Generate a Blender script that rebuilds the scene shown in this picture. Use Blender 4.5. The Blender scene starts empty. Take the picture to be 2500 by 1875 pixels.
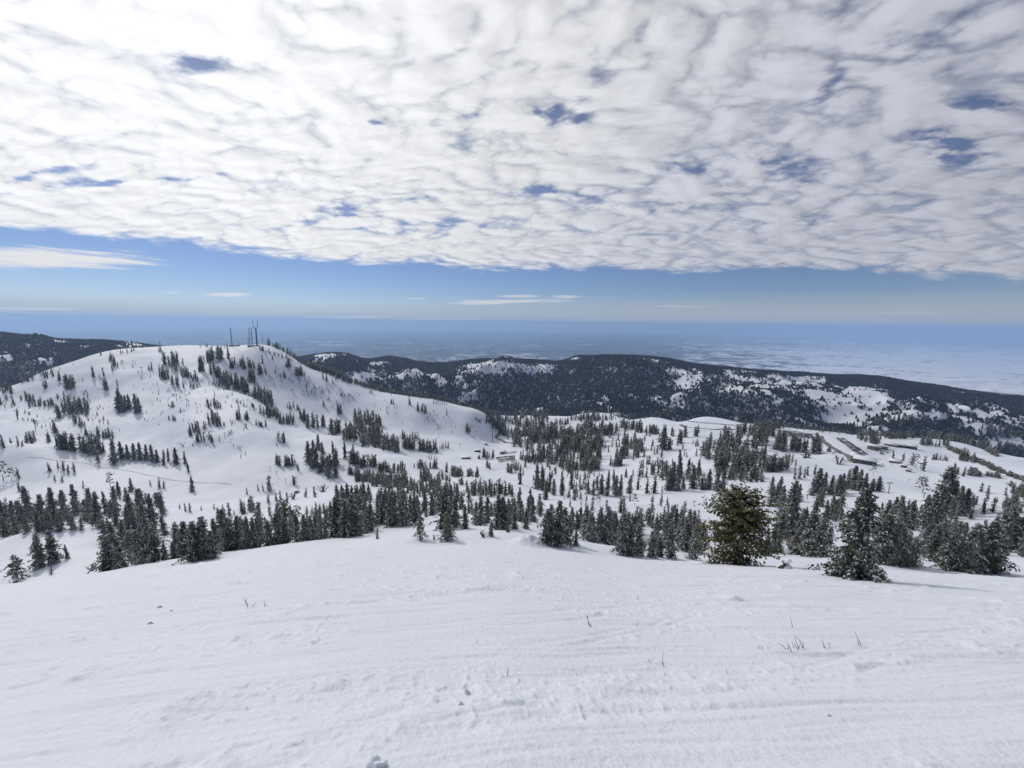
import bpy, math, random
import numpy as np
from mathutils import Matrix, Vector
R = math.radians
scene = bpy.context.scene
C = scene.collection
rng = np.random.default_rng(11)
random.seed(11)

# ------------------------------------------------------------------ helpers
def tag(o, label=None, cat=None, group=None, kind=None):
    if label: o['label'] = label
    if cat: o['category'] = cat
    if group: o['group'] = group
    if kind: o['kind'] = kind
    return o

def mesh_np(name, verts, faces, mats=None, matidx=None, smooth=False):
    """verts (N,3); faces: an (M,3) / (M,4) array, or a list of such arrays."""
    me = bpy.data.meshes.new(name)
    verts = np.asarray(verts, dtype=np.float32)
    if not isinstance(faces, list): faces = [faces]
    faces = [np.asarray(f, dtype=np.int32) for f in faces if len(f)]
    nl = sum(f.size for f in faces); nf = sum(len(f) for f in faces)
    me.vertices.add(len(verts)); me.vertices.foreach_set('co', verts.ravel())
    me.loops.add(nl); me.loops.foreach_set('vertex_index', np.concatenate([f.ravel() for f in faces]))
    me.polygons.add(nf)
    tot = np.concatenate([np.full(len(f), f.shape[1], dtype=np.int32) for f in faces])
    st = np.concatenate([[0], np.cumsum(tot)[:-1]]).astype(np.int32)
    me.polygons.foreach_set('loop_start', st)
    try: me.polygons.foreach_set('loop_total', tot)
    except Exception: pass
    if matidx is not None: me.polygons.foreach_set('material_index', np.asarray(matidx, dtype=np.int32))
    if smooth: me.polygons.foreach_set('use_smooth', np.ones(nf, dtype=bool))
    for m in (mats or []): me.materials.append(m)
    me.update(calc_edges=True)
    return me

def link(name, me, parent=None, loc=None):
    o = bpy.data.objects.new(name, me); C.objects.link(o)
    if parent is not None: o.parent = parent
    if loc is not None: o.location = loc
    return o

def empty(name, loc, rz=0.0, s=1.0):
    o = bpy.data.objects.new(name, None); C.objects.link(o)
    o.empty_display_size = 0.3
    o.location = loc; o.rotation_euler = (0, 0, rz); o.scale = (s, s, s)
    return o

# a small geometry collector for built things
class MB:
    def __init__(s): s.v = []; s.f3 = []; s.f4 = []; s.m3 = []; s.m4 = []
    def quad(s, a, b, c, d, m=0):
        n = len(s.v); s.v += [a, b, c, d]; s.f4.append((n, n+1, n+2, n+3)); s.m4.append(m)
    def box(s, c, size, rz=0.0, m=0, top=None, taper=1.0):
        hx, hy, hz = size[0]/2, size[1]/2, size[2]/2
        n = len(s.v); cs, sn = math.cos(rz), math.sin(rz)
        for dz, k in ((-hz, 1.0), (hz, taper)):
            for dx, dy in ((-hx, -hy), (hx, -hy), (hx, hy), (-hx, hy)):
                x, y = dx*k, dy*k
                s.v.append((c[0]+x*cs-y*sn, c[1]+x*sn+y*cs, c[2]+dz))
        for q, mm in (((0,3,2,1), m), ((4,5,6,7), m if top is None else top), ((0,1,5,4), m), ((1,2,6,5), m), ((2,3,7,6), m), ((3,0,4,7), m)):
            s.f4.append(tuple(n+i for i in q)); s.m4.append(mm)
    def tube(s, pts, rad, n=6, m=0, cap=True):
        pts = [Vector(p) for p in pts]
        if not hasattr(rad, '__len__'): rad = [rad]*len(pts)
        base = len(s.v)
        for i, p in enumerate(pts):
            d = (pts[min(i+1, len(pts)-1)] - pts[max(i-1, 0)]).normalized()
            a = d.orthogonal().normalized() if abs(d.z) < .95 else Vector((1, 0, 0))
            a = (a - d*a.dot(d)).normalized(); b = d.cross(a)
            for k in range(n):
                t = 2*math.pi*k/n
                s.v.append(tuple(p + (a*math.cos(t)+b*math.sin(t))*rad[i]))
        for i in range(len(pts)-1):
            for k in range(n):
                k2 = (k+1) % n
                s.f4.append((base+i*n+k, base+i*n+k2, base+(i+1)*n+k2, base+(i+1)*n+k)); s.m4.append(m)
        if cap:
            e = base+(len(pts)-1)*n
            c = len(s.v); s.v.append(tuple(pts[-1]))
            for k in range(n): s.f3.append((e+k, e+(k+1) % n, c)); s.m3.append(m)
    def build(s, name, mats, parent=None, smooth=False):
        fs, mi = [], []
        if s.f3: fs.append(np.array(s.f3)); mi += s.m3
        if s.f4: fs.append(np.array(s.f4)); mi += s.m4
        return link(name, mesh_np(name, np.array(s.v), fs, mats, mi, smooth), parent)

# numpy gradient noise
_P = np.random.default_rng(5).permutation(1024)
_G = np.stack([np.cos(np.linspace(0, 2*np.pi, 64, endpoint=False)), np.sin(np.linspace(0, 2*np.pi, 64, endpoint=False))], 1)
def perlin(x, y, seed=0):
    x = np.asarray(x, dtype=np.float64) + seed*17.31; y = np.asarray(y, dtype=np.float64) + seed*9.77
    xi = np.floor(x).astype(np.int64); yi = np.floor(y).astype(np.int64)
    fx = x-xi; fy = y-yi
    def g(ix, iy, dx, dy):
        h = _P[(_P[(ix+seed*7) & 1023] + iy) & 1023] & 63
        return _G[h, 0]*dx + _G[h, 1]*dy
    u = fx*fx*fx*(fx*(fx*6-15)+10); v = fy*fy*fy*(fy*(fy*6-15)+10)
    a = g(xi, yi, fx, fy); b = g(xi+1, yi, fx-1, fy); c = g(xi, yi+1, fx, fy-1); d = g(xi+1, yi+1, fx-1, fy-1)
    return ((a*(1-u)+b*u)*(1-v) + (c*(1-u)+d*u)*v)*1.5
def sstep(a, b, x):
    t = np.clip((x-a)/(b-a), 0, 1); return t*t*(3-2*t)
def fbm(x, y, n=4, seed=0, gain=.5):
    s = 0; a = 1.0; f = 1.0
    for i in range(n):
        s = s + a*perlin(x*f, y*f, seed+i); a *= gain; f *= 2.03
    return s

# ------------------------------------------------------------------ camera
W, H, F = 2212.0, 1659.0, 864.0
PITCH, ROLL = R(8.78), math.atan(0.013)
right = np.array([1.0, 0, 0]); up = np.array([0, math.sin(PITCH), math.cos(PITCH)]); fwd = np.array([0, math.cos(PITCH), -math.sin(PITCH)])
r2 = right*math.cos(ROLL) + up*math.sin(ROLL); u2 = up*math.cos(ROLL) - right*math.sin(ROLL)
cam = bpy.data.cameras.new('camera'); cam.sensor_width = 36; cam.lens = 36*F/W; cam.clip_start = 0.05; cam.clip_end = 400000
co = bpy.data.objects.new('camera', cam); C.objects.link(co)
co.matrix_world = Matrix(((r2[0], u2[0], -fwd[0], 0), (r2[1], u2[1], -fwd[1], 0), (r2[2], u2[2], -fwd[2], 0), (0, 0, 0, 1)))
scene.camera = co

def ray(px, py):
    """direction with unit depth along the optical axis"""
    xc = (np.asarray(px, float)-W/2)/F; yc = -(np.asarray(py, float)-H/2)/F
    return xc[..., None]*r2 + yc[..., None]*u2 + fwd
def project(p):
    p = np.asarray(p, float); d = p@fwd
    return W/2 + F*(p@r2)/d, H/2 - F*(p@u2)/d

# ------------------------------------------------------------------ terrain skeleton: (photo x, photo y, depth m)
FE = {}
FE['crest'] = [(-900,1420,60),(-300,1300,60),(0,1262,60),(200,1235,60),(400,1210,58),(500,1193,55),(700,1170,50),(900,1163,46),(1106,1160,44),(1200,1172,44),(1330,1192,46),(1450,1202,47),(1600,1206,50),(1734,1205,52),(1784,1211,53),(1934,1222,54),(2090,1233,55),(2212,1238,56),(2500,1256,58),(3100,1300,60)]
FE['dip'] = [(-900,1440,90),(-300,1325,92),(0,1285,92),(200,1257,90),(400,1228,88),(600,1190,84),(750,1162,78),(900,1147,76),(1000,1138,76),(1106,1136,74),(1200,1160,70),(1300,1182,68),(1450,1196,70),(1600,1200,74),(1734,1200,76),(1850,1205,78),(2000,1212,80),(2150,1210,84),(2212,1200,92),(2500,1195,96),(3100,1250,96)]
FE['lip'] = [(-900,1290,200),(-300,1197,190),(0,1168,180),(67,1149,178),(140,1143,178),(250,1141,182),(350,1148,188),(450,1158,188),(600,1118,172),(750,1112,160),(900,1108,150),(1000,1100,148),(1106,1096,146),(1250,1104,146),(1400,1112,148),(1550,1118,150),(1700,1122,150),(1850,1130,150),(2000,1138,150),(2150,1146,150),(2212,1140,150),(2500,1130,150),(3100,1170,150)]
FE['valley'] = [(-900,1270,290),(-300,1180,285),(0,1145,282),(150,1130,280),(300,1112,280),(400,1106,270),(480,1104,262),(553,1093,250),(628,1077,248),(690,1064,252),(800,1062,258),(900,1060,258),(1000,1058,258),(1106,1056,256),(1200,1064,250),(1300,1070,248),(1450,1062,246),(1600,1058,246),(1750,1064,242),(1900,1074,236),(2050,1084,230),(2212,1090,222),(2500,1092,220),(3100,1130,215)]
FE['trail'] = [(-900,1130,440),(-300,1058,425),(0,1040,412),(200,1036,408),(400,1050,400),(500,1056,396),(600,1054,394),(700,1044,392),(800,1032,394),(900,1026,400),(1000,1028,412),(1106,1032,415),(1200,1034,400),(1300,1030,388),(1400,1014,380),(1500,1005,372),(1600,1003,366),(1700,1006,360),(1850,1020,348),(2000,1036,332),(2212,1052,312),(2500,1062,300),(3100,1100,290)]
FE['spur'] = [(-900,1060,520),(-300,992,500),(0,969,482),(62,954,480),(100,958,484),(175,983,492),(250,975,515),(300,952,550),(360,900,620),(425,831,720),(500,840,700),(553,855,680),(615,909,640),(690,936,605),(773,954,572),(853,974,546),(928,991,532),(1000,1008,522),(1060,1008,538),(1106,1000,555),(1200,990,556),(1300,975,540),(1400,962,522),(1500,958,508),(1600,966,490),(1700,976,470),(1850,986,450),(2000,1002,428),(2212,1022,400),(2500,1042,385),(3100,1080,370)]
FE['trough'] = [(-900,1065,570),(-300,1000,552),(0,981,532),(62,968,530),(100,968,532),(175,976,540),(250,955,566),(300,925,620),(360,870,700),(425,836,770),(500,852,765),(553,878,752),(615,925,722),(690,950,690),(773,962,662),(853,976,634),(928,984,622),(1000,985,640),(1060,984,680),(1106,975,700),(1200,962,690),(1300,947,658),(1400,938,620),(1500,938,590),(1600,947,570),(1700,957,548),(1850,968,520),(2000,984,494),(2212,1008,458),(2500,1030,430),(3100,1070,420)]
FE['face'] = [(-900,1000,720),(-300,935,705),(0,905,700),(100,893,716),(200,870,740),(300,850,762),(360,830,782),(425,812,806),(500,818,830),(553,838,838),(615,868,838),(690,900,820),(773,916,792),(853,926,766),(928,940,754),(1000,945,764),(1050,952,800),(1106,942,850),(1200,930,850),(1300,924,780),(1400,920,722),(1500,922,672),(1600,931,640),(1700,942,612),(1850,954,580),(2000,966,548),(2116,986,520),(2212,1001,498),(2500,1036,450),(3100,1075,440)]
FE['sky_ridge'] = [(-900,930,880),(-300,880,880),(0,841,900),(50,831,910),(75,809,930),(150,786,950),(200,768,960),(225,761,970),(332,750,990),(400,747,1000),(500,747,1000),(555,745,1000),(600,753,990),(640,778,972),(665,794,960),(728,811,940),(778,834,920),(815,848,910),(853,853,900),(928,864,880),(990,879,862),(1028,886,852),(1048,897,880),(1066,903,930),(1085,902,1000),(1106,900,1080),(1193,899,1100),(1231,899,1080),(1261,893,1050),(1318,895,1000),(1361,906,950),(1418,900,900),(1463,912,860),(1526,899,850),(1556,904,830),(1593,914,800),(1659,925,760),(1696,924,740),(1779,934,700),(1854,941,680),(1971,945,650),(2034,949,630),(2084,957,612),(2116,970,590),(2212,991,560),(2500,1032,500),(3100,1070,490)]
FE['behind'] = [(x, y+34, d*1.32) for x, y, d in FE['sky_ridge']]
FE['hill_base'] = [(-900,990,1500),(-300,910,1500),(0,868,1450),(200,840,1500),(500,840,1700),(700,860,1700),(900,890,1700),(1060,925,1700),(1200,922,1700),(1400,922,1650),(1600,935,1600),(1800,955,1550),(2000,972,1450),(2212,1015,1350),(2500,1050,1300),(3100,1090,1300)]
FE['hill_mid'] = [(-900,850,1800),(-300,800,1800),(0,785,1850),(200,800,2000),(500,800,2600),(665,800,2500),(738,805,2500),(793,822,2450),(900,842,2350),(1000,850,2300),(1106,845,2300),(1211,835,2350),(1331,838,2350),(1406,850,2300),(1481,862,2200),(1581,868,2150),(1700,872,2100),(1804,876,2050),(1904,880,2000),(2009,898,1950),(2084,912,1900),(2212,930,1800),(2500,980,1750),(3100,1040,1700)]
FE['hill_top'] = [(-900,720,2200),(-300,718,2200),(0,724,2300),(62,729,2320),(108,735,2340),(150,738,2360),(220,740,2400),(275,743,2450),(325,749,2500),(450,765,2800),(560,790,3250),(640,775,3200),(665,769,3200),(703,763,3200),(738,764,3200),(778,776,3200),(793,780,3200),(835,775,3200),(903,783,3200),(965,786,3200),(1015,780,3200),(1078,780,3200),(1106,780,3200),(1173,779,3200),(1211,783,3200),(1248,769,3150),(1331,771,3100),(1406,775,3050),(1481,785,3000),(1518,791,2980),(1581,798,2950),(1659,806,2900),(1720,811,2880),(1804,813,2850),(1904,815,2800),(1946,824,2780),(2009,836,2750),(2084,848,2700),(2159,855,2650),(2212,858,2600),(2500,890,2500),(3100,960,2400)]
FE['hill_back'] = [(x, y+30, d*1.5) for x, y, d in FE['hill_top']]
ORDER = ['crest','dip','lip','valley','trail','spur','trough','face','sky_ridge','behind','hill_base','hill_mid','hill_top','hill_back']

def pchip_m(x, y):
    h = np.diff(x); d = np.diff(y)/h; m = np.zeros_like(y)
    w1 = 2*h[1:]+h[:-1]; w2 = h[1:]+2*h[:-1]
    ok = d[1:]*d[:-1] > 0
    with np.errstate(divide='ignore', invalid='ignore'):
        hm = (w1+w2)/(w1/d[:-1]+w2/d[1:])
    m[1:-1] = np.where(ok, hm, 0); m[0] = d[0]; m[-1] = d[-1]
    return m
def pchip(x, y, xs):
    m = pchip_m(x, y); i = np.clip(np.searchsorted(x, xs)-1, 0, len(x)-2)
    h = x[i+1]-x[i]; t = np.clip((xs-x[i])/h, 0, 1)
    t2, t3 = t*t, t*t*t
    return y[i]*(2*t3-3*t2+1)+h*m[i]*(t3-2*t2+t)+y[i+1]*(3*t2-2*t3)+h*m[i+1]*(t3-t2)

AZ_F = np.linspace(R(-66), R(66), 1020)
AZ_B = np.linspace(R(66), R(294), 64)[1:-1]
AZ = np.concatenate([AZ_F, AZ_B]); NA = len(AZ)
AZW = np.where(AZ > math.pi, AZ-2*math.pi, AZ)
RR = np.concatenate([[0.3], np.geomspace(1.2, 2.0, 12)[:-1], np.geomspace(2.0, 62, 470)[:-1], np.geomspace(62, 1250, 430)[:-1], np.geomspace(1250, 5200, 210)])
NR = len(RR)
feat_r, feat_t = [], []
for k in ORDER:
    a = np.array(FE[k], float); p = ray(a[:, 0], a[:, 1])*a[:, 2:3]
    az = np.arctan2(p[:, 0], p[:, 1]); r = np.hypot(p[:, 0], p[:, 1]); tn = p[:, 2]/r
    # close the circle behind the camera: smooth average of both ends
    A = np.concatenate([az, [math.pi, az[0]+2*math.pi]]); 
    mr, mt = (r[0]+r[-1])/2, (tn[0]+tn[-1])/2
    if k in ('crest', 'dip'): mt = -0.12
    LR = np.concatenate([np.log(r), [math.log(mr), math.log(r[0])]]); T = np.concatenate([tn, [mt, tn[0]]])
    q = np.where(AZ < A[0], AZ+2*math.pi, AZ)
    feat_r.append(pchip(A, LR, q)); feat_t.append(pchip(A, T, q))
feat_r = np.array(feat_r); feat_t = np.array(feat_t)
for i in range(1, len(ORDER)):                       # keep the order in depth
    feat_r[i] = np.maximum(feat_r[i], feat_r[i-1]+0.03)
def blur(a, s):
    k = np.exp(-0.5*(np.arange(-3*s, 3*s+1)/s)**2); k /= k.sum()
    return np.convolve(np.pad(a, 3*s, mode='edge'), k, 'valid')
nf = len(AZ_F)
for i in range(len(ORDER)):
    s = 5 if ORDER[i] in ('sky_ridge', 'hill_top') else (34 if i == 0 else 22 if i == 1 else 9)
    feat_r[i, :nf] = blur(feat_r[i, :nf], s); feat_t[i, :nf] = blur(feat_t[i, :nf], s)

EYE = 1.7
LRR = np.log(RR)
Z = np.zeros((NA, NR))
for j in range(NA):
    r = np.exp(feat_r[:, j]); z = feat_t[:, j]*r
    # foreground: one broad slope falling away from the feet, rolling over into the crest
    rc, zc = r[0], z[0]; tc_ = -zc/rc
    ca_ = math.cos(AZ[j])
    near = .42*.536*ca_+.58*(tc_-EYE/rc)
    rr = np.geomspace(.5, rc*.94, 14)
    p1 = EYE+near*rr; p2 = tc_*rr*(1+.004*(rr/rc))
    k_ = .05+.02*rr
    zz = -(np.maximum(p1, p2)+k_*np.log1p(np.exp(-np.abs(p1-p2)/k_)))
    ra = np.concatenate([[0.0], rr, r]); za = np.concatenate([[-EYE-.05*math.log(2)*0], zz, z])
    u = np.log(ra+4.0)
    Z[j] = pchip(u, za, np.log(RR+4.0))
X = np.sin(AZ)[:, None]*RR[None]; Y = np.cos(AZ)[:, None]*RR[None]; RG = np.broadcast_to(RR[None], X.shape)

# relief at every scale, gated so that it suits the distance it is seen from
crest_r = np.exp(feat_r[0]); sky_r = np.exp(feat_r[8]); hb_r = np.exp(feat_r[10]); ht_r = np.exp(feat_r[12])
fore = 1-sstep(.75, 1.1, RG/crest_r[:, None])
def band(lam, amp, seed):
    g = sstep(.9, 2.2, RG/lam)*(1-sstep(110, 220, RG/lam))
    return amp*lam*g*perlin(X/lam, Y/lam, seed)
N = band(260, .02, 1)+band(120, .048, 2)+band(60, .052, 3)+band(28, .034, 4)+band(13, .022, 5)+band(6, .012, 6)
quiet = 1-.75*np.exp(-((np.log(RG)-feat_r[8][:, None])/.05)**2)
Z += N*(1-fore*.6)*quiet*np.where(RG > sky_r[:, None]*1.05, 0, 1)
# far hills: spurs and gullies
hw = sstep(1.0, 1.25, RG/hb_r[:, None])*(1-.93*np.exp(-((np.log(RG)-feat_r[12][:, None])/.12)**2))
wx = X+160*perlin(X/700, Y/700, 21); wy = Y+160*perlin(X/700, Y/700, 22)
ridg = 0; a = 1
for i, lam in enumerate((1100, 480, 220, 100)):
    ridg = ridg + a*(1-2.2*np.abs(perlin(wx/lam+.3*wy/lam, wy/lam*.7, 30+i))); a *= .5
Z += hw*130*(ridg-.75)*(1-sstep(.98, 1.12, RG/ht_r[:, None]))
# foreground snow: ski tracks across the slope and chopped patches
inn = RG < 75
x = X[inn]; y = Y[inn]; rg = RG[inn]
ang = R(11); s_ = x*math.cos(ang)+y*math.sin(ang); t_ = -x*math.sin(ang)+y*math.cos(ang)
t_ = t_ + .5*perlin(s_/9, t_/4, 40)+.12*perlin(s_/2.5, t_/1.5, 41)
def gate(lam, lo=1.0): return 1-sstep(120, 260, rg/lam)
gro = 0
for lam, amp, st, sd in ((2.2, .05, 14, 42), (1.1, .045, 18, 43), (.5, .036, 20, 44), (.22, .022, 22, 45), (.1, .011, 18, 46)):
    n = perlin(s_/(lam*st), t_/lam, sd)
    gro = gro + amp*(np.abs(n)*1.6-.3)*gate(lam)
tracks = 0
for i_, (t0_, a0_, lam_, ph_, ds_) in enumerate(((3.2,.5,13,0.3,.10),(4.1,.25,17,1.9,-.05),(4.9,.6,11,4.0,.16),(6.0,.3,15,2.6,-.12),(7.3,.8,19,.9,.05),(8.6,.5,14,5.2,.2),(10.2,.9,21,3.3,-.1),(12.5,.7,17,1.2,.14),(15,1.2,26,.4,-.16),(18,.9,22,2.2,.08),(22,1.5,30,4.4,-.06),(27,1.2,26,5.6,.12),(2.5,.2,9,2.0,.22),(5.5,.4,12,3.7,.28))):
    tc_ = t0_+a0_*np.sin(s_/lam_*6.283+ph_)+ds_*s_
    for o_ in (0, .16+.02*i_):
        q_ = (t_-tc_-o_)/(.035+.0035*rg)
        tracks = tracks-np.exp(-q_*q_)*(.018+.0008*rg)*sstep(-.25, .15, perlin(s_/6+i_*3.1, .5+i_, 61))
pm = sstep(-.12, .40, perlin(s_/5.5, t_/1.1, 50)+.55*perlin(s_/1.6, t_/.5, 51)+.25*perlin(x/.5, y/.5, 57))
far_ = sstep(4, 16, rg)
pm = pm*(.75+.5*far_)
chop = 0
for lam, amp, sd in ((1.1, .06, 59), (.55, .04, 52), (.27, .034, 53), (.13, .03, 54), (.065, .018, 55)):
    n = perlin(x/lam, y/lam, sd)
    chop = chop + amp*(np.maximum(n, -.1)**2*2.4)*gate(lam)
lumps = sstep(.48, .68, perlin(x/.15, y/.15, 56))*.017*(1-sstep(16, 40, rg))*sstep(-.25, .3, perlin(x/2, y/2, 58))
Z[inn] += (tracks*(1-.7*pm)+gro*(.95-.45*pm) + chop*pm*.75 + lumps*(.35+pm))*sstep(1.5, 2.5, rg)*(1-sstep(60, 75, rg))
# wind-piled snow mound at the lip of the slope, and drifts round the nearest trees
def bump(px, py, depth, rad, h, sy=1.0):
    c = ray(px, py)*depth
    d = np.hypot(X-c[0], (Y-c[1])/sy)/rad
    m = d < 2.5
    Z[m] += h*np.exp(-d[m]**2*1.6)*(1+.25*perlin(X[m]/.6, Y[m]/.6, 60))
bump(1134, 1170, 43, 1.5, .85)
bump(1160, 1172, 43.5, 1.3, .45)

def ring_index(az):
    """interpolated height profile at one azimuth"""
    az = (az+2*math.pi) % (2*math.pi)
    az = az-2*math.pi if az > R(294) else az
    if az <= AZ_F[-1]:
        t = (az-AZ_F[0])/(AZ_F[1]-AZ_F[0]); i = int(min(max(math.floor(t), 0), nf-2)); t = min(max(t-i, 0), 1)
        return Z[i]*(1-t)+Z[i+1]*t
    i = int(np.clip(np.searchsorted(AZ, az)-1, 0, NA-2)); t = (az-AZ[i])/(AZ[i+1]-AZ[i])
    return Z[i]*(1-t)+Z[i+1]*t
def height(x, y):
    r = math.hypot(x, y); return float(np.interp(r, RR, ring_index(math.atan2(x, y))))
def hit(px, py, k=1.0, rmin=2.0, rmax=5000.0):
    """first ground point on the photo ray; past the skyline: the skyline. k moves it along the bearing."""
    d = ray(px, py); rh = math.hypot(d[0], d[1]); tn = d[2]/rh; az = math.atan2(d[0], d[1])
    prof = ring_index(az); el = prof/RR
    i0 = np.searchsorted(RR, rmin); i1 = np.searchsorted(RR, rmax)
    w = np.nonzero(el[i0:i1] >= tn)[0]
    if len(w): 
        i = w[0]+i0
        if i > 0 and el[i-1] < tn:
            t = (tn-el[i-1])/(el[i]-el[i-1]); r = RR[i-1]+(RR[i]-RR[i-1])*t
        else: r = RR[i]
    else:
        r = RR[i0+int(np.argmax(el[i0:i1]))]
    r *= k
    z = float(np.interp(r, RR, prof))
    return Vector((math.sin(az)*r, math.cos(az)*r, z))
# ------------------------------------------------------------------ materials
class NT:
    """tiny node-graph writer"""
    def __init__(s, tree): s.t = tree; s.n = tree.nodes; s.l = tree.links
    def new(s, typ, **kw):
        nd = s.n.new(typ)
        for k, v in kw.items(): setattr(nd, k, v)
        return nd
    def put(s, sock, v):
        if isinstance(v, bpy.types.NodeSocket): s.l.new(v, sock)
        elif v is not None: sock.default_value = v
    def math(s, op, a, b=None, c=None, clamp=False):
        nd = s.new('ShaderNodeMath', operation=op, use_clamp=clamp)
        for i, v in enumerate((a, b, c)):
            if v is not None: s.put(nd.inputs[i], v)
        return nd.outputs[0]
    def add(s, a, b): return s.math('ADD', a, b)
    def sub(s, a, b): return s.math('SUBTRACT', a, b)
    def mul(s, a, b): return s.math('MULTIPLY', a, b)
    def div(s, a, b): return s.math('DIVIDE', a, b)
    def mad(s, a, b, c): return s.math('MULTIPLY_ADD', a, b, c)
    def vec(s, op, a, b=None, sc=None):
        nd = s.new('ShaderNodeVectorMath', operation=op)
        s.put(nd.inputs[0], a)
        if b is not None: s.put(nd.inputs[1], b)
        if sc is not None: s.put(nd.inputs['Scale'], sc)
        return nd.outputs['Value'] if op in ('DOT_PRODUCT', 'LENGTH', 'DISTANCE') else nd.outputs[0]
    def smooth(s, v, a, b, lo=0.0, hi=1.0):
        nd = s.new('ShaderNodeMapRange', interpolation_type='SMOOTHSTEP')
        s.put(nd.inputs[0], v); s.put(nd.inputs[1], a); s.put(nd.inputs[2], b); s.put(nd.inputs[3], lo); s.put(nd.inputs[4], hi)
        return nd.outputs[0]
    def noise(s, vec, scale, detail=4, rough=.5, dist=0.0, out='Fac', dim='3D'):
        dim = dim or '3D'
        nd = s.new('ShaderNodeTexNoise', noise_dimensions=dim)
        s.put(nd.inputs['Vector'], vec); nd.inputs['Scale'].default_value = scale; nd.inputs['Detail'].default_value = detail
        nd.inputs['Roughness'].default_value = rough; nd.inputs['Distortion'].default_value = dist
        return nd.outputs[out]
    def mix(s, f, a, b):
        nd = s.new('ShaderNodeMix', data_type='RGBA'); s.put(nd.inputs[0], f)
        for i, v in ((6, a), (7, b)):
            if isinstance(v, tuple) and len(v) == 3: v = (*v, 1)
            s.put(nd.inputs[i], v)
        return nd.outputs[2]
    def xyz(s, v):
        nd = s.new('ShaderNodeSeparateXYZ'); s.put(nd.inputs[0], v); return nd.outputs
    def comb(s, x, y, z):
        nd = s.new('ShaderNodeCombineXYZ')
        for i, v in enumerate((x, y, z)): s.put(nd.inputs[i], v)
        return nd.outputs[0]

def material(name):
    m = bpy.data.materials.new(name); m.use_nodes = True
    nt = NT(m.node_tree); b = m.node_tree.nodes['Principled BSDF']
    return m, nt, b
def slush_mat(name, col, lo, hi, sc):
    m, nt, b = material(name)
    p = nt.new('ShaderNodeNewGeometry').outputs['Position']
    f = nt.smooth(nt.noise(p, sc, 6, .65), lo, hi)
    nt.put(b.inputs['Base Color'], nt.mix(f, col, (.66, .67, .70))); b.inputs['Roughness'].default_value = .7
    return m
def plain_mat(name, col, rough=.7, var=.12, scale=2.0, metal=0.0):
    m, nt, b = material(name)
    tc = nt.new('ShaderNodeTexCoord')
    n = nt.noise(tc.outputs['Object'], scale, 5, .6)
    c0 = tuple(max(0, v*(1-var*1.6)) for v in col); c1 = tuple(min(1, v*(1+var)) for v in col)
    nt.put(b.inputs['Base Color'], nt.mix(n, c0, c1))
    b.inputs['Roughness'].default_value = rough; b.inputs['Metallic'].default_value = metal
    return m

# snow
M_SNOW, nt, b = material('snow')
geo = nt.new('ShaderNodeNewGeometry').outputs['Position']
n1 = nt.noise(geo, .9, 6, .6); n2 = nt.noise(geo, .02, 4, .55)
c = nt.mix(nt.add(nt.mul(n1, .5), nt.mul(n2, .5)), (.70, .725, .795), (.78, .80, .855))
far = nt.smooth(nt.vec('LENGTH', geo), 70, 160)
br = nt.mul(nt.smooth(nt.noise(geo, .30, 5, .7), .60, .70), nt.smooth(nt.noise(geo, .016, 3, .5), .50, .62))
nt.put(b.inputs['Base Color'], nt.mix(nt.mul(nt.mul(br, far), .55), c, (.30, .285, .28)))
b.inputs['Roughness'].default_value = .62; b.inputs['Specular IOR Level'].default_value = .25
bm1 = nt.new('ShaderNodeBump'); bm1.inputs['Strength'].default_value = .55; bm1.inputs['Distance'].default_value = .05
nt.put(bm1.inputs['Height'], nt.noise(geo, 14, 5, .62))
bm2 = nt.new('ShaderNodeBump'); bm2.inputs['Strength'].default_value = .5; bm2.inputs['Distance'].default_value = .5
st = nt.vec('MULTIPLY', geo, (.35, 1.2, 1.0))
nt.put(bm2.inputs['Height'], nt.noise(st, .35, 5, .6)); nt.put(bm2.inputs['Normal'], bm1.outputs[0])
nt.put(b.inputs['Normal'], bm2.outputs[0])

# hillside snow; where wooded, brush, litter and canopy shade darken the colour
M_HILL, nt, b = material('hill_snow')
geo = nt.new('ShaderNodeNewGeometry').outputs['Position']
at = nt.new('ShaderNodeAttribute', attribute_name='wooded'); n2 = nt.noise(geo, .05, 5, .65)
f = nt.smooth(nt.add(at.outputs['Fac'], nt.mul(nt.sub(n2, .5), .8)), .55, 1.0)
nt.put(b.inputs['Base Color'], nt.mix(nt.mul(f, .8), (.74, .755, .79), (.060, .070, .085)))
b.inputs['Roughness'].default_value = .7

# plain: fields, sagebrush, snow patches
M_PLAIN, nt, b = material('plain_ground')
geo = nt.new('ShaderNodeNewGeometry').outputs['Position']
p = nt.xyz(geo)
fv = nt.comb(p[0], p[1], 0.0)
big = nt.noise(fv, .00012, 5, .6); mid = nt.noise(fv, .0006, 5, .65)
vor = nt.new('ShaderNodeTexVoronoi'); nt.put(vor.inputs['Vector'], fv); vor.inputs['Scale'].default_value = .0011; vor.inputs['Randomness'].default_value = .8
fld = nt.xyz(vor.outputs['Color'])
ground = nt.mix(fld[0], (.025, .028, .028), (.13, .12, .105))
ground = nt.mix(nt.smooth(big, .4, .62), ground, (.036, .038, .038))
dist = nt.vec('LENGTH', fv)
azr = nt.math('ARCTAN2', p[0], p[1])
fine = nt.noise(nt.vec('MULTIPLY', fv, (1.0, 1.6, 1)), .0022, 6, .68)
snowy = nt.add(nt.mul(nt.smooth(azr, .25, .85), .27), nt.mul(nt.smooth(dist, 20000, 7000), .10))
snowy = nt.add(nt.mul(snowy, nt.smooth(dist, 70000, 20000, .35, 1.0)), .075)
sv = nt.add(nt.add(nt.mul(big, .40), nt.mul(mid, .35)), nt.add(nt.mul(fine, 1.0), nt.mul(fld[1], .16)))
snow_f = nt.smooth(nt.add(sv, snowy), 1.10, 1.21)
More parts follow.
